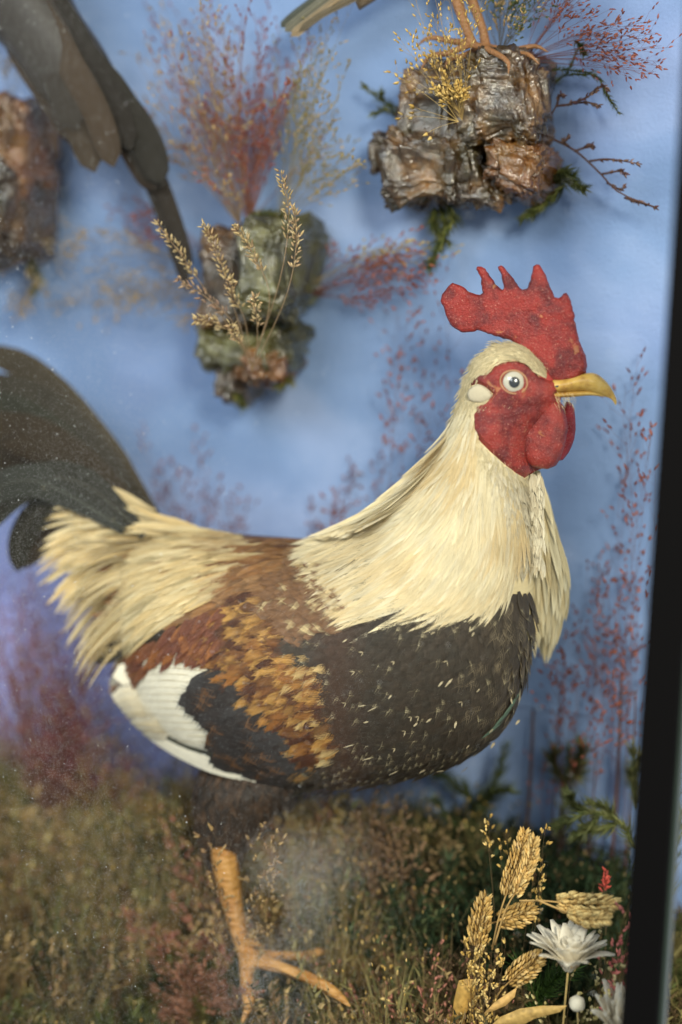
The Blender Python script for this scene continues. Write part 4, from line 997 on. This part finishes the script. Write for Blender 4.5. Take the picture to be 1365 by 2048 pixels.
plume('dried_grass', P(450, 580, .1), tips_px([(200, 600), (160, 580), (280, 560), (120, 610), (230, 470), (100, 480), (330, 640)], .1, 30, 26, 22, .03), 'loose tan grass spreading level toward the dark bird bracket', TAN, (.25, .17, .08), 8, .004, .0008, .024, GC, dens=3)
plume('red_grass', P(440, 520, .1), tips_px([(260, 450), (240, 420), (290, 470), (320, 430)], .1, 14, 20, 18, .03), 'maroon grass wisps behind the long dark tail', RED, (.2, .07, .05), 8, .004, .0008, .018, GC, dens=3)
plume('dried_grass', P(60, 540, .09), tips_px([(120, 500), (180, 480), (60, 560), (30, 600)], .08, 12, 20, 18, .03), 'brown grass wisps under the cut off brown bracket', TAN, (.2, .14, .07), 8, .004, .0008, .02, dens=3)
plume('dried_grass', P(20, 200, .09), tips_px([(20, 120), (40, 100), (60, 150), (0, 110)], .08, 8, 14, 18, .02), 'faint tan grass behind the wing of the dark bird', TAN, (.3, .24, .12), 7, .004, .0008, .02, dens=2)
sprig('moss_sprig', [[(60, 520), (72, 560), (68, 580)], [(50, 530), (78, 555)]], .1, 'dark moss hanging under the brown cut off bracket', OLIVE, rad=.007, dens=16)
sprig('moss_sprig', [[(470, 740), (480, 790), (486, 812)], [(560, 740), (575, 760), (560, 775)], [(440, 720), (455, 760), (470, 790)], [(430, 480), (425, 520)], [(500, 430), (540, 428), (580, 436)]], .075, 'olive moss tufts around the foot of the greenish bark bracket', OLIVE + [(.25, .2, .04)], group=GC, rad=.006, dens=16)

# airy red grasses against the wall, rising from the floor
GR = 'airy red grasses standing against the blue wall'
def stand(label, rx, tips, n, y=.11, cols=RED, **k):
    root = Vector((P(rx, 1760, y).x, y, .02)); return plume('red_grass', root, tips_px(tips, y, max(5, int(n * .7)) if n < 30 else n, k.pop('jx', 26), k.pop('jy', 45), .022), label, cols, k.pop('stem_c', (.17, .07, .055)), k.pop('n_br', 11), k.pop('seed_l', .0058), k.pop('seed_r', .0011), k.pop('br_len', .05), GR, start=k.pop('start', .62), dens=k.pop('dens', 2), **k)
stand('red grass nearest the black corner post', 1235, [(1240, 700), (1270, 820), (1290, 900), (1225, 900), (1255, 980), (1300, 780)], 11)
stand('red grass with stiff dark stems between hackle and corner post', 1200, [(1190, 1000), (1230, 1080), (1210, 1180), (1250, 1200), (1180, 900)], 14)
stand('short dense red grass close to the breast', 1110, [(1130, 1330), (1100, 1390), (1160, 1300), (1090, 1440), (1230, 1330), (1200, 1390)], 16, y=.09)
stand('low red grass beside the corner post foot', 1260, [(1260, 1320), (1240, 1400), (1285, 1280), (1270, 1200)], 9)
stand('tall red grass showing behind the nape and comb', 800, [(840, 700), (800, 640), (870, 600), (900, 560), (830, 760), (890, 700), (880, 790), (780, 690)], 14, start=.72)
stand('red grass peeping over the rooster back', 650, [(690, 985), (740, 930), (640, 1000), (720, 960)], 9, jy=22, start=.85, br_len=.03)
stand('dark red grass rising behind the saddle', 420, [(420, 960), (360, 900), (300, 880), (450, 1000), (400, 850), (470, 1030), (330, 950), (380, 1000)], 16, jy=34, start=.78, br_len=.03, y=.1)
BLK = [(.26, .07, .07), (.34, .13, .10), (.20, .06, .08), (.30, .16, .10)]
stand('thick purple red grass below the tail', 120, [(40, 1300), (100, 1350), (20, 1240), (160, 1400), (80, 1280), (130, 1450), (-20, 1330), (170, 1300)], 60, y=.05, cols=BLK, n_br=12, start=.35, dens=3, th=.0005)
stand('mixed brown red grass low beneath the saddle', 200, [(200, 1450), (240, 1500), (160, 1480), (60, 1450), (110, 1500)], 36, y=.07, cols=BLK + TAN, start=.35, dens=3)
stand('tall faint red grass under the tail tip', 60, [(110, 1180), (150, 1230), (40, 1150), (90, 1210)], 12, y=.1, cols=BLK)
# stiff brown stems seen against the wall near the post
for lab, rx, ty, th in [('thick brown bare stem beside the corner post', 1222, 1350, .0020), ('thinner brown stem beside the thick one', 1172, 1480, .0012), ('dark brown stem close to the belly', 1045, 1420, .0022), ('slim brown stem between belly and thick stem', 1095, 1450, .0012), ('slim stem leaning to the corner post', 1250, 1380, .0012)]:
    y = .115; a = P(rx, 1750, y); b_ = P(rx + 22, ty, y); mb = MB(); mb.tube(bez(a, (a + b_) / 2 + Vector((.003, 0, 0)), b_, 8), [th * (1 - .4 * i / 7) for i in range(8)], (.10, .05, .035), 6)
    o = mb.build('bare_stem', M_PLANT); tag(o, lab, 'stem', 'bare stems near the corner post')

# ================================================================== GROUND COVER
def tuft_field(name, n, cols, bud, hmin, hmax, xr, yr, leafy, bud_p, seed, lean=.35, wid=.0009, leaf=.009, mask=None):
    mb = MB(); random.seed(seed); k = 0
    while k < n:
        cx = U(*xr); cy = U(*yr); k += 1
        if mask and not mask(cx, cy): continue
        cc = random.choice(cols); nb = random.randint(8, 16); rr = U(.004, .012)
        for j in range(nb):
            a = R() * 6.283; r0 = rr * math.sqrt(R()); x = cx + r0 * math.cos(a); y = min(WALL_Y - .004, max(GLASS_Y + .012, cy + r0 * math.sin(a))); z = gz(x, y) - .002
            h = U(hmin, hmax); p0 = Vector((x, y, z)); l = Vector((math.cos(a) * lean * h * R() + U(-.15, .15) * h, math.sin(a) * lean * h * R(), h))
            p2 = p0 + l; p2.y = min(WALL_Y - .003, max(GLASS_Y + .008, p2.y)); p1 = p0 + Vector((l.x * .3, l.y * .3, h * .6)); st = bez(p0, p1, p2, 4); c = vadd(cc, U(.6, 1.4))
            mb.ribbon(st, wid, Vector((math.sin(a), -math.cos(a), 0)) if R() < .3 else Vector((1, 0, 0)), c)
            for q in range(leafy):
                t = U(.15, 1); i = min(2, int(t * 3)); p = st[i].lerp(st[i + 1], t * 3 - i); d = Vector((U(-1, 1), U(-1, .6), U(-.1, 1.1))).normalized()
                e = p + d * leaf * U(.6, 1.3); mb.ribbon([p, (p + e) / 2 + Vector((0, 0, leaf * .1)), e], leaf * .16, d.cross(Vector((.2, 1, .3))).normalized(), vadd(c, U(.7, 1.5)))
            if R() < bud_p: mb.husk(p2, l + Vector((U(-.3, .3) * h, 0, 0)), U(.003, .0055), U(.0007, .0012), vadd(random.choice(bud), U(.7, 1.3)))
    o = mb.build(name, M_PLANT, kind='stuff'); return o
XL, XR = -.55, POST_X + .022
MOSSC = [(.08, .09, .025), (.13, .115, .035), (.05, .06, .022), (.17, .14, .05), (.11, .07, .03)]
tag(tuft_field('ground_moss', 1100, MOSSC, GOLD, .010, .032, (XL, XR), (GLASS_Y + .015, WALL_Y - .006), 7, .06, 21), 'olive brown moss carpeting the floor of the display case', 'moss')
tag(tuft_field('heather_cover', 480, [(.15, .09, .04), (.22, .14, .06), (.11, .09, .04), (.30, .21, .09), (.06, .055, .025)], PINK + TAN, .035, .085, (XL, .22), (-.11, WALL_Y - .008), 8, .35, 22, lean=.6, mask=lambda x, y: not (-.12 < x < .02 and y < -.02) and (x < .06 or y < .05)), 'brown heather tufts with pink buds around the rooster feet', 'heather')
tag(tuft_field('dark_moss_cover', 420, [(.02, .035, .014), (.03, .05, .02), (.045, .055, .02)], TAN, .03, .09, (.05, .26), (.0, WALL_Y - .01), 10, .15, 23, lean=.7), 'dark green moss tufts below the breast', 'moss')
tag(tuft_field('dry_grass_stalks', 360, [(.26, .19, .07), (.20, .17, .06), (.16, .11, .05), (.30, .24, .10), (.10, .11, .04)], GOLD, .05, .125, (XL, .16), (-.08, WALL_Y - .01), 2, .25, 24, lean=.5, wid=.0009, mask=lambda x, y: not (-.13 < x < .03 and y < .0)), 'upright wispy golden olive grass stalks filling the case floor behind the leg', 'dry grass')
random.seed(31)
GF = 'dried grasses standing on the case floor'
def fl(x, y): return Vector((x, y, gz(x, y)))
def gplume(label, px, py, y, tips, n, cols, **k):
    cols = [vadd(c_, 1.12) for c_ in cols]
    r = P(px, py, y); r.z = gz(r.x, y); return plume(k.pop('name', 'dried_grass'), r, tips_px(tips, y, n, k.pop('jx', 30), k.pop('jy', 34), .02), label, cols, k.pop('stem_c', (.2, .13, .06)), k.pop('n_br', 13), k.pop('seed_l', .0054), k.pop('seed_r', .0013), k.pop('br_len', .024), GF, dens=k.pop('dens', 3), start=k.pop('start', .35), **k)
gplume('round bushy brown grass just behind the yellow shank', 640, 1850, .03, [(600, 1640), (660, 1620), (720, 1660), (760, 1720), (560, 1680), (640, 1700), (780, 1780), (700, 1740)], 60, [(.30, .20, .10), (.24, .13, .08), (.36, .28, .14), (.22, .18, .09)], spread=.8)
gplume('reddish brown grass leaning away below the belly', 700, 1850, .02, [(800, 1700), (820, 1760), (780, 1640), (760, 1800)], 30, [(.17, .10, .05), (.25, .15, .08)], stem_c=(.14, .07, .05))
gplume('yellow flecked grass right under the belly', 560, 1800, .05, [(540, 1640), (520, 1700), (580, 1610), (600, 1660), (670, 1610)], 24, [(.50, .36, .12), (.42, .30, .10)])
gplume('pink tipped grass close to the hanging toe', 440, 1990, -.02, [(400, 1780), (440, 1850), (380, 1700), (430, 1900)], 15, PINK + TAN, name='pink_grass')
gplume('pinkish seed grass lowest in the shade under the tail', 330, 2010, -.03, [(300, 1880), (350, 1920), (250, 1860), (340, 1960)], 22, PINK + TAN, name='pink_grass')
gplume('tan star shaped grass clump low under the saddle', 120, 1880, .03, [(60, 1660), (130, 1700), (180, 1730), (30, 1640), (160, 1680)], 44, TAN + [(.3, .24, .12)])
gplume('pinkish brown bushy grass at the cut edge of the case', 40, 1950, .01, [(20, 1780), (60, 1800), (110, 1780), (90, 1840), (0, 1740)], 50, [(.34, .18, .11), (.28, .2, .1), (.4, .24, .14)])
gplume('golden brown upright grass behind the thigh', 300, 1800, .07, [(290, 1580), (310, 1560), (270, 1620), (330, 1640)], 16, [(.36, .22, .07), (.28, .17, .06)])
gplume('dark brown heath bunch behind the yellow shank', 340, 1820, .08, [(300, 1680), (350, 1650), (250, 1700), (390, 1670), (420, 1720)], 50, [(.14, .085, .03), (.1, .07, .03), (.18, .11, .04)])
gplume('reddish grass in the lowest corner by the hanging toe', 420, 2080, -.06, [(380, 1990), (420, 1960), (450, 2010), (350, 2030)], 26, [(.20, .09, .055), (.27, .13, .08)], name='pink_grass')
gplume('tiny golden bud grass past the longest toe', 780, 2040, -.06, [(760, 1960), (800, 1940), (720, 2010), (830, 1990), (700, 1960)], 12, GOLD + PINK, n_br=5, dens=2, stem_c=(.15, .08, .04))
gplume('small reddish bud grass under the breast', 850, 2060, -.06, [(850, 1960), (880, 1940), (820, 2000), (900, 1990)], 10, PINK, n_br=5, dens=2, name='pink_grass')
gplume('brown seed grass in the shade under the breast', 850, 1880, .04, [(820, 1740), (880, 1700), (900, 1780), (840, 1680), (760, 1640)], 26, [(.20, .14, .06), (.28, .19, .09)])
gplume('fine red bud stalk by the corner post', 1215, 1900, .0, [(1213, 1755), (1213, 1762), (1210, 1770)], 4, [(.55, .09, .06)], n_br=5, br_len=.006, dens=2, jx=3, jy=5, name='pink_grass', start=.92)
gplume('pink forked grass beside the white strawflower', 1190, 2040, -.07, [(1235, 1905), (1250, 1890), (1215, 1930), (1245, 1925), (1260, 1800)], 8, [(.42, .10, .09), (.5, .16, .13)], n_br=5, dens=2, jx=8, jy=8, name='pink_grass', start=.6)
gplume('yellowish bud grass between strawflower and post', 1150, 2060, -.08, [(1180, 1960), (1200, 1940), (1150, 1990), (1120, 1960), (1210, 1990), (1100, 1980)], 10, [(.5, .42, .2), (.42, .34, .12)], n_br=5, seed_l=.004, seed_r=.0014, dens=2, start=.6)
gplume('bead like golden seed stalk above the wheat ears', 1040, 1900, -.04, [(1090, 1665), (1095, 1640), (1085, 1700)], 4, GOLD, n_br=8, seed_l=.0042, seed_r=.0013, br_len=.008, dens=2, jx=5, jy=6, start=.6)
gplume('small golden seed stalk behind the wheat ears', 1010, 1900, -.03, [(985, 1660), (1010, 1670), (972, 1640)], 4, GOLD, n_br=6, seed_l=.0046, seed_r=.0012, br_len=.008, dens=2, jx=4, jy=6, start=.85)
gplume('pale golden seed stems mixed in the wheat bunch', 960, 2060, -.07, [(960, 1880), (950, 1930), (970, 1850), (1000, 1900), (985, 1950), (940, 1900)], 20, GOLD, n_br=9, seed_l=.0042, seed_r=.0011, br_len=.012, jx=12, jy=22)
gplume('dark twiggy bunch below the wheat ears', 920, 2060, -.03, [(900, 1950), (870, 1900), (930, 1880), (960, 1950)], 20, [(.16, .10, .05), (.1, .06, .03)], n_br=8)
# green sprigs
gplume('wispy brown grass crossing in front of the dark thigh', 470, 1840, -.075, [(430, 1640), (400, 1690), (520, 1640), (550, 1680), (390, 1620)], 7, [(.22, .13, .06), (.34, .22, .09)], th=.0002)
GS = [(.16, .17, .05), (.22, .22, .08), (.11, .13, .04)]
sprig('moss_sprig', [[(1275, 1700), (1240, 1645), (1180, 1625), (1120, 1650)], [(1180, 1625), (1150, 1610), (1140, 1590)], [(1200, 1630), (1170, 1665), (1150, 1672)], [(1240, 1645), (1200, 1660), (1165, 1650)], [(1150, 1640), (1110, 1655)], [(1230, 1640), (1210, 1615), (1180, 1605)]], .04, 'yellow green fern like moss arching beside the corner post', GS, rad=.007, dens=20)
sprig('moss_sprig', [[(960, 1740), (950, 1640), (930, 1560)], [(950, 1640), (990, 1570), (1015, 1490)], [(945, 1620), (980, 1590), (1020, 1580)], [(940, 1600), (900, 1560), (880, 1550)], [(960, 1680), (900, 1640), (870, 1600)]], .10, 'dark green feathery moss branch under the breast edge', [(.07, .09, .03), (.11, .13, .05)], rad=.009, dens=20)
sprig('moss_sprig', [[(1120, 1700), (1130, 1600), (1140, 1500)], [(1135, 1560), (1160, 1520), (1165, 1490)], [(1130, 1570), (1105, 1530), (1110, 1500)], [(1138, 1540), (1150, 1550), (1160, 1530)]], .115, 'green moss tuft upright against the wall between the stems', [(.07, .08, .025), (.16, .15, .05)], rad=.009, dens=22)
sprig('moss_sprig', [[(1275, 1620), (1272, 1550), (1265, 1490)], [(1272, 1550), (1285, 1510)], [(1270, 1580), (1262, 1540)]], .10, 'green moss sprig half hidden by the corner post', [(.08, .09, .03), (.16, .15, .05)], rad=.007, dens=20)
sprig('moss_sprig', [[(840, 1900), (850, 1820), (830, 1720)], [(850, 1840), (890, 1790), (900, 1720)], [(845, 1860), (800, 1800), (790, 1760)]], .04, 'deep green moss bush behind the brown grass', [(.04, .065, .03), (.06, .09, .04)], rad=.010, dens=26)
sprig('moss_sprig', [[(1080, 2050), (1070, 1980), (1040, 1930)], [(1080, 2000), (1110, 1960), (1150, 1940)]], -.04, 'bright green moss low behind the wheat ears', [(.05, .10, .02), (.08, .15, .03)], rad=.010, dens=24)
sprig('moss_sprig', [[(230, 2060), (220, 1990), (200, 1950)], [(225, 2010), (250, 1980)]], -.05, 'yellow green moss tip near the lower edge under the tail', [(.22, .25, .06), (.34, .30, .1)], rad=.008, dens=24)
sprig('moss_sprig', [[(1340, 1800), (1352, 1600), (1348, 1400)], [(1350, 1700), (1362, 1620)]], .08, 'green moss strands seen through the side glass', GS, rad=.010, dens=14)
# fan ears of wheat-like grass: things with husk parts
def ear(label, axis, hw, y, cols, y1=None, fork=True):
    y1 = y if y1 is None else y1; s = [P(a, b_, y + (y1 - y) * k / 15) for k, (a, b_) in enumerate([tuple(v) for v in cr(axis, 16)])]
    root = s[0]; o = empty('grass_ear', root, label, 'dried grass', 'tan fan shaped grass ears'); mb = MB(); mb.tube(s, [.0009 - .0005 * k / 15 for k in range(16)], (.45, .28, .10), 5); mb.build('stem', M_PLANT, o)
    mh = MB(); top = s[6:]; n = len(top)
    for k in range(26):
        t = k / 25; u = t * (n - 1.001); i = int(u); p = top[i].lerp(top[i + 1], u - i); dr = (top[i + 1] - top[i]).normalized(); a = dr.cross(Vector((.2, 1, 0))).normalized(); w = hw * PXM * math.sin(math.pi * (.22 + .74 * t)) ** .7
        for sgn in (-1, 1):
            for lay in range(3):
                lf = (lay + .35) / 3; e0 = p + a * sgn * w * lf * .75 + Vector((0, U(-.003, .003), 0)); d = dr + a * sgn * (.30 + .25 * lf) + Vector((0, U(-.25, .15), 0))
                mh.husk(e0, d, U(.0055, .0085), U(.0012, .0017), vadd(random.choice(cols), U(.75, 1.2)))
    mh.build('husk', M_PLANT, o, kind='stuff'); return o
EAR = [(.60, .38, .12), (.68, .46, .18), (.52, .31, .09)]
ear('upright tan ear rising highest of the wheat bunch', [(985, 1900), (1000, 1830), (1020, 1770), (1040, 1720), (1050, 1670)], 26, -.06, EAR)
ear('slim pale ear twinned against the highest one', [(990, 1890), (1012, 1820), (1040, 1770), (1060, 1720), (1068, 1685)], 16, -.065, [(.72, .5, .2), (.66, .42, .14)])
ear('level tan ear lying above the white strawflower', [(1040, 1802), (1085, 1802), (1130, 1806), (1180, 1808), (1228, 1808)], 24, -.075, [(.74, .54, .22), (.66, .44, .16)])
ear('second level ear just over the strawflower petals', [(1075, 1800), (1110, 1815), (1150, 1830), (1180, 1838), (1212, 1838)], 14, -.08, [(.74, .54, .22), (.66, .44, .16)])
ear('tan ear pointing at the strawflower from the bunch', [(940, 1870), (975, 1850), (1010, 1840), (1040, 1830), (1062, 1818)], 26, -.05, EAR)
ear('bushy upright ear in the middle of the bunch', [(950, 1990), (950, 1930), (955, 1880), (962, 1840), (970, 1800)], 28, -.055, EAR)
ear('drooping tan ear above the curled leaves', [(975, 2030), (1000, 1985), (1030, 1955), (1055, 1935), (1078, 1915)], 28, -.065, EAR)
# curled dry leaves
def leafp(label, poly, y, c, bend):
    pts, ff = cdt(poly, 6); mb = MB(); cx = sum(p[0] for p in poly) / len(poly); cy = sum(p[1] for p in poly) / len(poly)
    ids = []; ids2 = []
    for x, y_ in pts:
        d = edist(x, y_, poly); z = y - bend * (1 - math.exp(-d / 12)) + .002 * noise.noise(Vector((x * .05, y_ * .05, 0))); k = .72 + .5 * noise.noise(Vector((x * .02 + y_ * .16, y_ * .03 - x * .10, 1))) + U(.2, .35)
        ids.append(mb.vert(P(x, y_, z), vadd(c, k))); 
    for x, y_ in pts:
        d = edist(x, y_, poly); z = y - bend * (1 - math.exp(-d / 12)) + .002 * noise.noise(Vector((x * .05, y_ * .05, 0))) + .0007
        ids2.append(mb.vert(P(x, y_, z), vadd(c, .8)))
    for f in ff: mb.face(*[ids[i] for i in f]); mb.face(*[ids2[i] for i in f][::-1])
    o = mb.build('dry_leaf', M_PETAL); o.data.materials[0] = M_PETAL; tag(o, label, 'leaf', 'curled dry leaves at the case floor')
leafp('cup shaped tan leaf below the bunch of ears', [(918, 1962), (935, 1958), (955, 1960), (952, 1985), (940, 2015), (925, 2040), (905, 2045), (908, 2005)], -.07, (.55, .32, .08), .006)
leafp('pointed tan leaf beside the cup shaped one', [(968, 2028), (990, 2005), (1015, 1988), (1035, 1975), (1030, 1995), (1012, 2012), (990, 2022)], -.085, (.60, .36, .12), .005)
leafp('wide tan leaf lowest under the strawflower', [(975, 2060), (1000, 2035), (1040, 2018), (1085, 2012), (1135, 2012), (1120, 2025), (1070, 2038), (1040, 2055)], -.09, (.50, .32, .10), .005)
leafp('half hidden leaf at the lower picture edge', [(885, 2062), (895, 2030), (910, 2020), (930, 2040), (940, 2062)], -.06, (.52, .30, .09), .004)
# strawflowers
def strawflower(label, cx, cy, y, r, up, nlay, seed):
    random.seed(seed); c = P(cx, cy, y); o = empty('strawflower', c, label, 'dried flower', 'white strawflowers'); up = Vector(up).normalized(); a = up.cross(Vector((0, 1, .1))).normalized(); b_ = up.cross(a)
    for lay in range(nlay):
        n = 12; op = [.92, .72, .50, .28][lay]; L = r * [.98, 1.0, .92, .7][lay]
        for k in range(n):
            an = 2 * math.pi * (k + .5 * (lay % 2)) / n + U(-.12, .12); rad = a * math.cos(an) + b_ * math.sin(an); mb = MB(); rows = []; o_ = op + U(-.1, .1); l = L * U(.88, 1.08); w0 = r * .15 * U(.85, 1.2); cup = 1 if R() < .5 else .4
            side = up.cross(rad).normalized()
            for i in range(8):
                t = i / 7; ang = o_ * (.55 + .45 * t); p = c + up * (l * t * math.cos(ang)) + rad * (r * .06 + l * t * math.sin(ang)); w = w0 * math.sin(math.pi * (.12 + .83 * t)) ** .8; nrm = (up * math.sin(ang) - rad * math.cos(ang)).normalized()
                col = vadd((.74, .67, .53), 1 - .25 * max(0, t - .8) * 5 * R())
                rows.append([mb.vert(p - side * w + nrm * w * .35 * cup, col), mb.vert(p, vadd(col, .95)), mb.vert(p + side * w + nrm * w * .35 * cup, col)])
            mb.grid(rows); pe = mb.build('petal', M_PETAL, o); s_ = pe.modifiers.new('s', 'SOLIDIFY'); s_.thickness = .0003
    mb = MB()
    for k in range(90):
        an = R() * 6.28; rr = r * .22 * math.sqrt(R()); mb.husk(c + (a * math.cos(an) + b_ * math.sin(an)) * rr + up * r * .1, up, r * .28, .0007, (.45, .30, .15))
    mb.build('flower_centre', M_PLANT, o, kind='stuff')
    mb = MB(); e = c - up * .012; mb.tube(bez(c, e, Vector((c.x - .006, c.y + .01, gz(c.x, min(.1, c.y)))), 8), .0009, (.45, .32, .12), 6); mb.build('stem', M_PLANT, o)
strawflower('white strawflower opened like a cup beside the corner post', 1137, 1942, -.085, .0385, (.04, .02, 1), 4, 5)
strawflower('pale strawflower partly behind the corner post', 1225, 2068, -.09, .038, (.55, -.25, .9), 3, 9)
random.seed(77)
bd = MB(); c = P(1155, 2008, -.09); rows = []
for i in range(9):
    th = math.pi * i / 8; rows.append([bd.vert(c + Vector((math.sin(th) * math.cos(k * .6283), math.sin(th) * math.sin(k * .6283), math.cos(th))) * .0062 * (1 + .22 * noise.noise(Vector((i * .7, k * .9, 3)))), (.68, .62, .48)) for k in range(10)])
bd.grid(rows, True, flip=True); bd.tube([c, c + Vector((.002, .004, -.03))], .0007, (.4, .3, .12), 5)
tag(bd.build('flower_bud', M_PETAL), 'round cream flower bud under the white strawflower', 'flower bud')
